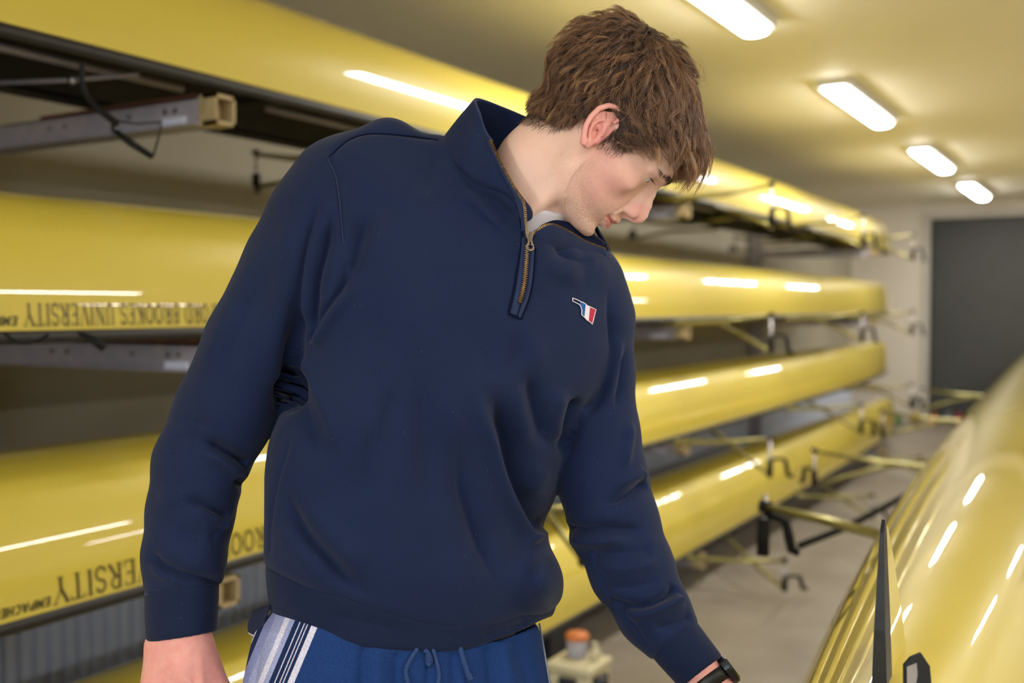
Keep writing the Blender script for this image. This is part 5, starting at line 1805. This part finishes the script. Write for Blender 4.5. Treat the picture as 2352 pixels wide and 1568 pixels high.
for q in range(0, NS, 2000):
    dd = ((SM[q:q + 2000, None, :] - CM[None]) ** 2).sum(2)
    dd *= RNG.uniform(0.6, 1.6, dd.shape)
    own[q:q + 2000] = dd.argmin(1)
t = np.linspace(0, 1, K)[None, :, None]
off = SM - CM[own]
spread = RNG.uniform(0.15, 0.75, (NS, 1, 1))
PT = GU[own] + off[:, None, :] * (1 - (1 - spread) * t ** 0.7) + RNG.normal(0, 1.0, (NS, 1, 3)) * t
PT += 1.1 * np.sin(t * RNG.uniform(3, 9, (NS, 1, 1)) + RNG.uniform(0, 6.3, (NS, 1, 3))) * t
cut = RNG.uniform(0.72, 1.0, NS)
# shorten strands individually
idx = np.linspace(0, 1, K)[None] * cut[:, None] * (K - 1)
i0 = np.clip(np.floor(idx).astype(int), 0, K - 2)
fr_ = (idx - i0)[:, :, None]
ar = np.arange(NS)[:, None]
PT = PT[ar, i0] * (1 - fr_) + PT[ar, i0 + 1] * fr_
ctone = np.clip(RNG.normal(0.40, 0.19, NC) + 0.34 * fr * np.clip((CM[:, 0] - 50) / 30, 0, 1), 0, 1)
tone = ctone[own] + RNG.normal(0, 0.14, NS)
hs = strands_mesh('hair_strands', head_px(PT.reshape(-1, 3)).reshape(NS, K, 3), RNG.uniform(0.22, 0.44, NS), M_HAIR, tone, hair_cap)
hs['kind'] = 'stuff'
# fringe falling past the far side of the forehead
NB, PER = 60, 34
bu = RNG.uniform(-46, 10, NB)
fz = np.interp(np.abs(bu), [0, 46], [94, 84])
fx = np.interp(np.abs(bu), [0, 46], [84, 66])
sc = RNG.uniform(0.55, 1.1, NB)
fp = np.stack([np.column_stack([fx, bu, fz]), np.column_stack([fx + 13 * sc, bu, fz + 9 * sc]), np.column_stack([fx + 25 * sc, bu, fz + 2]),
               np.column_stack([fx + 31 * sc, bu - 2, fz - 16]), np.column_stack([fx + 29 * sc, bu - 3, fz - 31 - RNG.uniform(-4, 6, NB)]), np.column_stack([fx + 22 * sc + RNG.normal(0, 4, NB), bu - 4, fz - 42 - RNG.uniform(-6, 8, NB)])], 1)
fp += np.cumsum(RNG.normal(0, 1.5, fp.shape), axis=1)
fringe = []
for q in range(NB):
    g_ = crv(fp[q], K)
    tt = np.linspace(0, 1, K)[:, None]
    for w_ in range(PER):
        o_ = RNG.normal(0, 3.2, 3)
        fringe.append(g_ + o_ * (1 - 0.45 * tt) + 1.6 * np.sin(tt * RNG.uniform(3, 8) + RNG.uniform(0, 6, 3)) * tt)
fringe = np.array(fringe)
ft = np.repeat(np.clip(RNG.normal(0.5, 0.2, NB), 0, 1), PER) + RNG.normal(0, 0.15, NB * PER)
strands_mesh('fringe', head_px(fringe.reshape(-1, 3)).reshape(-1, K, 3), np.full(NB * PER, 0.34), M_HAIR, ft, hair_cap)['kind'] = 'stuff'
# loose flyaway hairs
NF = 420
fi = RNG.choice(ROOT[(hm[ROOT][:, 2] > 40)], NF)
FM = hm[fi]
FP = grow(FM, RNG.normal(0, 0.7, (NF, 3)), RNG.uniform(45, 80, NF), RNG.uniform(16, 27, NF), RNG.uniform(0.2, 0.9, NF), RNG.uniform(0, 6.3, NF), K)
strands_mesh('stray_hairs', head_px(FP.reshape(-1, 3)).reshape(NF, K, 3), np.full(NF, 0.26), M_HAIR, RNG.uniform(0.5, 1.0, NF), hair_cap)['kind'] = 'stuff'
# short hairs on the nape and in front of the ear
nap = np.where((he < 3) & (he > -26) & (hm[:, 0] < -24) & (earv > 14) & (HV[:, 1] < 420))[0]
brd = np.where((he < 4) & (he > -20) & (hm[:, 0] > 8) & (hm[:, 0] < 40) & (hm[:, 2] > -26) & (hm[:, 1] > 20))[0]
HN = normals(HV, HQ)
def fuzz(name, idx, n, L, lean, m, tone, r=0.28, prob=None, parent=None, rise=0.28):
    if prob is not None:
        idx = RNG.choice(idx, n, p=prob / prob.sum())
    else:
        idx = RNG.choice(idx, n)
    p0 = HV[idx] + RNG.normal(0, 1.0, (n, 3))
    nn = HN[idx]
    d = lean[None] + RNG.normal(0, 0.35, (n, 3))
    d -= nn * (d * nn).sum(1, keepdims=True)
    d /= np.linalg.norm(d, axis=1, keepdims=True) + 1e-9
    Ls = (L * RNG.uniform(0.6, 1.3, n))[:, None]
    P = np.stack([p0, p0 + (0.5 * d + 0.6 * rise * nn) * Ls, p0 + (d + rise * nn) * Ls], 1)
    return strands_mesh(name, P, np.full(n, r), m, tone, parent)
pw = np.exp(he[nap] / 11.0)
fuzz('nape_hair', nap, 3200, 15, -HZ + 0.25 * HX, M_BROW, RNG.uniform(0.3, 1, 3200), 0.22, pw, hair_cap)['kind'] = 'stuff'
pw = np.exp(he[brd] / 7.0)
fuzz('sideburn_hair', brd, 500, 13, -HZ + 0.3 * HX, M_BROW, RNG.uniform(0.2, 1, 500), 0.26, pw, hair_cap)['kind'] = 'stuff'
# eyebrows
S2 = hm.copy()
S2[:, 1] = np.abs(S2[:, 1])
bl = [(105, 13, 37.5), (103.5, 18, 39.5), (99, 27, 41.5), (92, 37, 41), (84, 45, 37)]
bd_ = chain(S2.astype(np.float32), [(*q, 0.0) for q in bl])
for sg in (1, -1):
    bi = np.where((bd_ < 7.5) & (hm[:, 1] * sg > 11) & (np.abs(hm[:, 2] - np.interp(S2[:, 1], [8, 17, 27, 37, 45], [36.5, 39.5, 41.5, 41, 37])) < np.interp(S2[:, 1], [8, 20, 45], [5.5, 4.5, 2.0])))[0]
    pw = np.interp(S2[bi, 1], [8, 25, 46], [0.6, 0.9, 0.4])
    fuzz('eyebrow', bi, 460, 11, -0.75 * HX + sg * 0.9 * HY + 0.42 * HZ, M_BROW, RNG.uniform(0.1, 0.9, 460), 0.3, pw, None, 0.14)
    # lashes
    PP = []
    for q in np.linspace(0, 1, 26):
        y = EYE[1] - 9 + 21 * q
        x = EYE[0] + math.sqrt(max(1, 13.6 ** 2 - (y - EYE[1]) ** 2 - 3.6 ** 2))
        z = EYE[2] + 4.0 - 2.4 * abs(q - 0.45) ** 1.3
        a = np.array([x, sg * y, z])
        d = np.array([0.85, sg * (0.5 * (q - 0.35)), -0.25])
        L = 7.5 + 1.5 * random.random()
        PP.append([a, a + d * L * 0.5, a + (d + np.array([0, 0, 0.25])) * L])
    PP = np.array(PP)
    strands_mesh('eyelashes', head_px(PP.reshape(-1, 3)).reshape(len(PP), 3, 3), np.full(len(PP), 0.42), M_BROW, np.zeros(len(PP)))
# ------------------------------------------------------------------ shorts, shoes, watch
pv, pcol = table([(1340, 645, 1225, 60, 200), (1395, 632, 1228, 60, 204), (1425, 606, 1232, 60, 210), (1450, 582, 1240, 60, 217), (1510, 567, 1252, 60, 225), (1568, 556, 1262, 60, 230), (1700, 545, 1275, 60, 234), (1860, 560, 1270, 60, 218)])
def shorts_top(P, off=0.0):
    v = np.clip(P[:, 1], pv[0], pv[-1])
    L, R, wc, b = [np.interp(v - pv[0], np.arange(len(pv)), c).astype(np.float32) for c in pcol]
    uc, a = (L + R) / 2, (R - L) / 2 + off
    w = P[:, 2] - wc - 0.30 * (P[:, 0] - 1000)
    e = (np.abs((P[:, 0] - uc) / a) ** 2.3 + np.abs(w / (b + off)) ** 2.3) ** (1 / 2.3)
    return (e - 1) * np.minimum(a, b) * 0.95
def shorts(P):
    d = smax(shorts_top(P), P[:, 1] - 1820, 60)
    d = smax(d, -below(P, SEAM) + 24, 6)
    for q in ([(738, 1650, 20, 182), (728, 1900, 5, 184), (722, 2360, -5, 186)], [(1090, 1650, 105, 178), (1102, 1900, 108, 180), (1110, 2330, 100, 182)]):
        d = smin(d, smax(chain(P, q), P[:, 1] - 2290, 8), 30)
    return d
V, Q = polygonise(shorts, (500, 1360, -260), (1340, 2320, 430), 7.0, 1.4)
V = neighbours_smooth(V, Q, 2)
SHF = [([(836, 1480), (832, 1540), (826, 1640)], 9, -9, .05, .5), ([(862, 1485), (870, 1560), (880, 1660)], 14, 6, .1, .5), ([(912, 1495), (910, 1560), (905, 1640)], 8, -8, .05, .5),
       ([(990, 1500), (985, 1560), (980, 1650)], 8, -8, .05, .5), ([(1040, 1495), (1042, 1560), (1040, 1640)], 8, -7, .05, .5), ([(1122, 1480), (1130, 1550), (1140, 1660)], 10, -9, .05, .5),
       ([(1155, 1470), (1168, 1540), (1180, 1640)], 12, 7, .05, .5), ([(1185, 1462), (1205, 1530), (1225, 1640)], 10, -7, .05, .5), ([(600, 1460), (586, 1530), (575, 1640)], 8, -6, .1, .5), ([(640, 1440), (620, 1520), (600, 1640)], 14, 5, .1, .5)]
V = apply_folds(V, Q, SHF, 1.3)
N = normals(V, Q)
PSURF = Surf(V, N, 7.0)
# woven side stripe: coordinate across the hip panel, following the slanted grain
sval = V[:, 0] + 0.42 * (V[:, 1] - 1496)
sval = np.where((V[:, 1] < 1720) | True, sval, sval)
M_SH = bpy.data.materials.new('patchwork_cotton')
M_SH.use_nodes = True
nt = M_SH.node_tree
b = nt.nodes['Principled BSDF']
b.inputs['Roughness'].default_value = 0.85
b.inputs['Specular IOR Level'].default_value = 0.2
at = nt.nodes.new('ShaderNodeAttribute')
at.attribute_name = 'panel'
mr = nt.nodes.new('ShaderNodeMapRange')
mr.inputs[1].default_value = 540
mr.inputs[2].default_value = 740
nt.links.new(at.outputs['Fac'], mr.inputs[0])
rp = nt.nodes.new('ShaderNodeValToRGB')
rp.color_ramp.interpolation = 'CONSTANT'
NV, GR, WH, LV = srgb(20, 38, 78), srgb(150, 156, 196), srgb(206, 204, 224), srgb(128, 136, 184)
PLN = srgb(24, 54, 108)
stops = [(540, NV), (556, WH), (558, NV), (567, WH), (569, NV), (580, LV), (598, GR), (622, WH), (634, GR), (647, NV), (659, WH), (661.5, NV), (671, WH), (673, NV), (679, WH), (681, NV), (690, WH), (705, PLN)]
els = rp.color_ramp.elements
els[0].position, els[0].color = 0.0, NV
els[1].position, els[1].color = 1.0, PLN
for s_, c_ in stops[1:]:
    e = els.new((s_ - 540) / 200)
    e.color = c_
nt.links.new(mr.outputs[0], rp.inputs[0])
tc = nt.nodes.new('ShaderNodeTexCoord')
nz_ = nt.nodes.new('ShaderNodeTexNoise')
nz_.inputs['Scale'].default_value = 700
nt.links.new(tc.outputs['Object'], nz_.inputs['Vector'])
hsv = nt.nodes.new('ShaderNodeHueSaturation')
m2 = nt.nodes.new('ShaderNodeMapRange')
m2.inputs[1].default_value, m2.inputs[2].default_value, m2.inputs[3].default_value, m2.inputs[4].default_value = 0.3, 0.7, 0.72, 1.25
nt.links.new(nz_.outputs[0], m2.inputs[0])
nt.links.new(m2.outputs[0], hsv.inputs['Value'])
nt.links.new(rp.outputs[0], hsv.inputs['Color'])
nt.links.new(hsv.outputs[0], b.inputs['Base Color'])
sh = part('shorts', V, Q, M_SH)
sh['label'] = 'blue cotton shorts with striped side panel'
a_ = sh.data.attributes.new('panel', 'FLOAT', 'POINT')
a_.data.foreach_set('value', sval.astype(np.float32))
M_CORD = mat('blue_cord', srgb(36, 66, 118), 0.85, noise=(500, srgb(24, 48, 96), 0.8))
def cord(pl, r, name='drawstring', raise_=5):
    p = crv(pl, 24)
    w = PSURF(p[:, 0], p[:, 1]) - raise_
    V, F = tube_geo(np.column_stack([p, w]), r, 8)
    return part(name, np.array(V), F, M_CORD, sh)
cord([(958, 1490), (942, 1515), (932, 1540), (936, 1562), (946, 1590)], 5.5)
cord([(994, 1490), (1003, 1520), (1008, 1550), (1004, 1590)], 5.0)
cord([(975, 1492), (983, 1500), (985, 1515), (984, 1530)], [6.0] * 8 + list(np.linspace(7, 12, 10)) + list(np.linspace(11, 4, 6)))
cord([(1056, 1486), (1064, 1515), (1074, 1545), (1082, 1562)], [6.5] * 16 + [7.5, 8.5, 9, 8, 7.5, 9.5, 9, 5])
# hip pocket mouth standing open
A = [(584, 1462, 10), (572, 1452, -40), (582, 1458, -84), (604, 1462, -128)]
B = [(596, 1420, 10), (580, 1408, -30), (592, 1398, -66), (622, 1388, -110)]
V, F = strip(A, B, 16, 5, (-5, 2, 0))
solid(part('pocket', V, F, mat('navy_pocket', srgb(18, 30, 62), 0.9, noise=(600, srgb(12, 22, 48), 0.7)), sh), 0.002)
V, F = tube_geo(crv(A, 20), 2.4, 6)
part('pocket_edge', np.array(V), F, M_LABEL, sh)
V, F = tube_geo([(1239, 1432, float(PSURF(1232, 1432)) + 30), (1251, 1500, float(PSURF(1242, 1500)) + 28), (1262, 1568, float(PSURF(1254, 1568)) + 26), (1275, 1700, float(PSURF(1266, 1700)) + 26)], 2.2, 6)
part('side_piping', np.array(V), F, mat('grey_piping', srgb(150, 156, 178), 0.8, noise=(200, srgb(130, 136, 160), 0.6)), sh)

# trainers, in metres
M_SHOE = mat('white_trainer', srgb(206, 204, 200), 0.6, noise=(60, srgb(190, 188, 184), 0.6))
M_SOLE = mat('trainer_sole', srgb(60, 62, 66), 0.7, noise=(60, srgb(48, 50, 54), 0.6))
fdir = RGT * 0.42 - np.array([FWD[0], FWD[1], 0]) * 0.9
fdir /= np.linalg.norm(fdir)
fsid = np.array([-fdir[1], fdir[0], 0])
for k in (0, 1):
    q = LEG[k][-1]
    ank = to_world(np.array([q[:3]]))[0]
    ank[2] = 0.0
    f3 = lambda a, b, c: tuple(ank + fdir * a + fsid * b + np.array([0, 0, c]))
    def shoe(P):
        d = chain(P, [(*f3(-0.06, 0, 0.055), 0.042), (*f3(0.03, 0, 0.055), 0.044), (*f3(0.12, 0, 0.045), 0.048), (*f3(0.185, 0.005, 0.04), 0.04)])
        d = smin(d, cap(P, f3(-0.02, 0, 0.05), f3(-0.015, 0, 0.11), 0.046, 0.042), 0.03)
        return smax(d, 0.018 - P[:, 2], 0.006)
    lo, hi = ank - 0.3, ank + 0.3
    lo[2], hi[2] = -0.02, 0.2
    V, Q = polygonise(shoe, lo, hi, 0.008)
    so = mesh_obj('shoe', V, Q, M_SHOE, person, True)
    def sole(P):
        d = chain(P, [(*f3(-0.06, 0, 0.012), 0.05), (*f3(0.03, 0, 0.012), 0.048), (*f3(0.12, 0, 0.012), 0.054), (*f3(0.185, 0.005, 0.012), 0.046)])
        return smax(np.maximum(d, P[:, 2] - 0.026), -P[:, 2] + 0.001, 0.002)
    V, Q = polygonise(sole, lo, hi, 0.008)
    mesh_obj('sole', V, Q, M_SOLE, so, True)
# wrist watch below the left cuff
ax = np.array([0.6, 0.8, -0.08])
ax /= np.linalg.norm(ax)
o1 = np.array([0.8, -0.6, 0.0])
o1 /= np.linalg.norm(o1)
o2 = np.cross(ax, o1)
c0 = np.array([1631, 1570, 45.0])
V, F = [], []
n = 32
for i in range(n):
    a = 2 * math.pi * i / n
    d = o1 * math.cos(a) + o2 * math.sin(a)
    for (rr, aa) in ((48, -17), (53, -17), (54, 0), (53, 17), (48, 17)):
        V.append(c0 + d * rr + ax * aa)
for i in range(n):
    for j in range(5):
        F.append((i * 5 + j, i * 5 + (j + 1) % 5, ((i + 1) % n) * 5 + (j + 1) % 5, ((i + 1) % n) * 5 + j))
M_STRAP = mat('black_strap', srgb(16, 16, 18), 0.5, noise=(80, srgb(24, 24, 26), 0.5))
M_GLASS = mat('watch_glass', srgb(12, 14, 18), 0.08, coat=1.0, noise=(20, srgb(18, 20, 26), 0.4))
M_CASE = mat('watch_case', srgb(60, 66, 78), 0.25, metal=0.8, noise=(40, srgb(48, 54, 66), 0.5))
wt = part('wrist_watch', np.array(V), F, M_STRAP)
wt['label'] = 'black wrist watch'
def disc(r, h0, h1, m, name):
    cc = c0 + o1 * 50
    V = []
    for h, k in ((h0, 1.0), (h1 - 3, 1.0), (h1, 0.93)):
        for i in range(28):
            a = 2 * math.pi * i / 28
            V.append(cc + o1 * h + (ax * math.cos(a) + o2 * math.sin(a)) * r * k)
    F = [(j * 28 + i, j * 28 + (i + 1) % 28, (j + 1) * 28 + (i + 1) % 28, (j + 1) * 28 + i) for j in range(2) for i in range(28)]
    F += [tuple(range(56, 84)), tuple(range(28))[::-1]]
    part(name, np.array(V), F, m, wt, False)
disc(36, -4, 12, M_CASE, 'case')
disc(31, 11, 15, M_GLASS, 'dial')
for o in bpy.data.objects:
    if '_o' in o.keys():
        del o['_o']
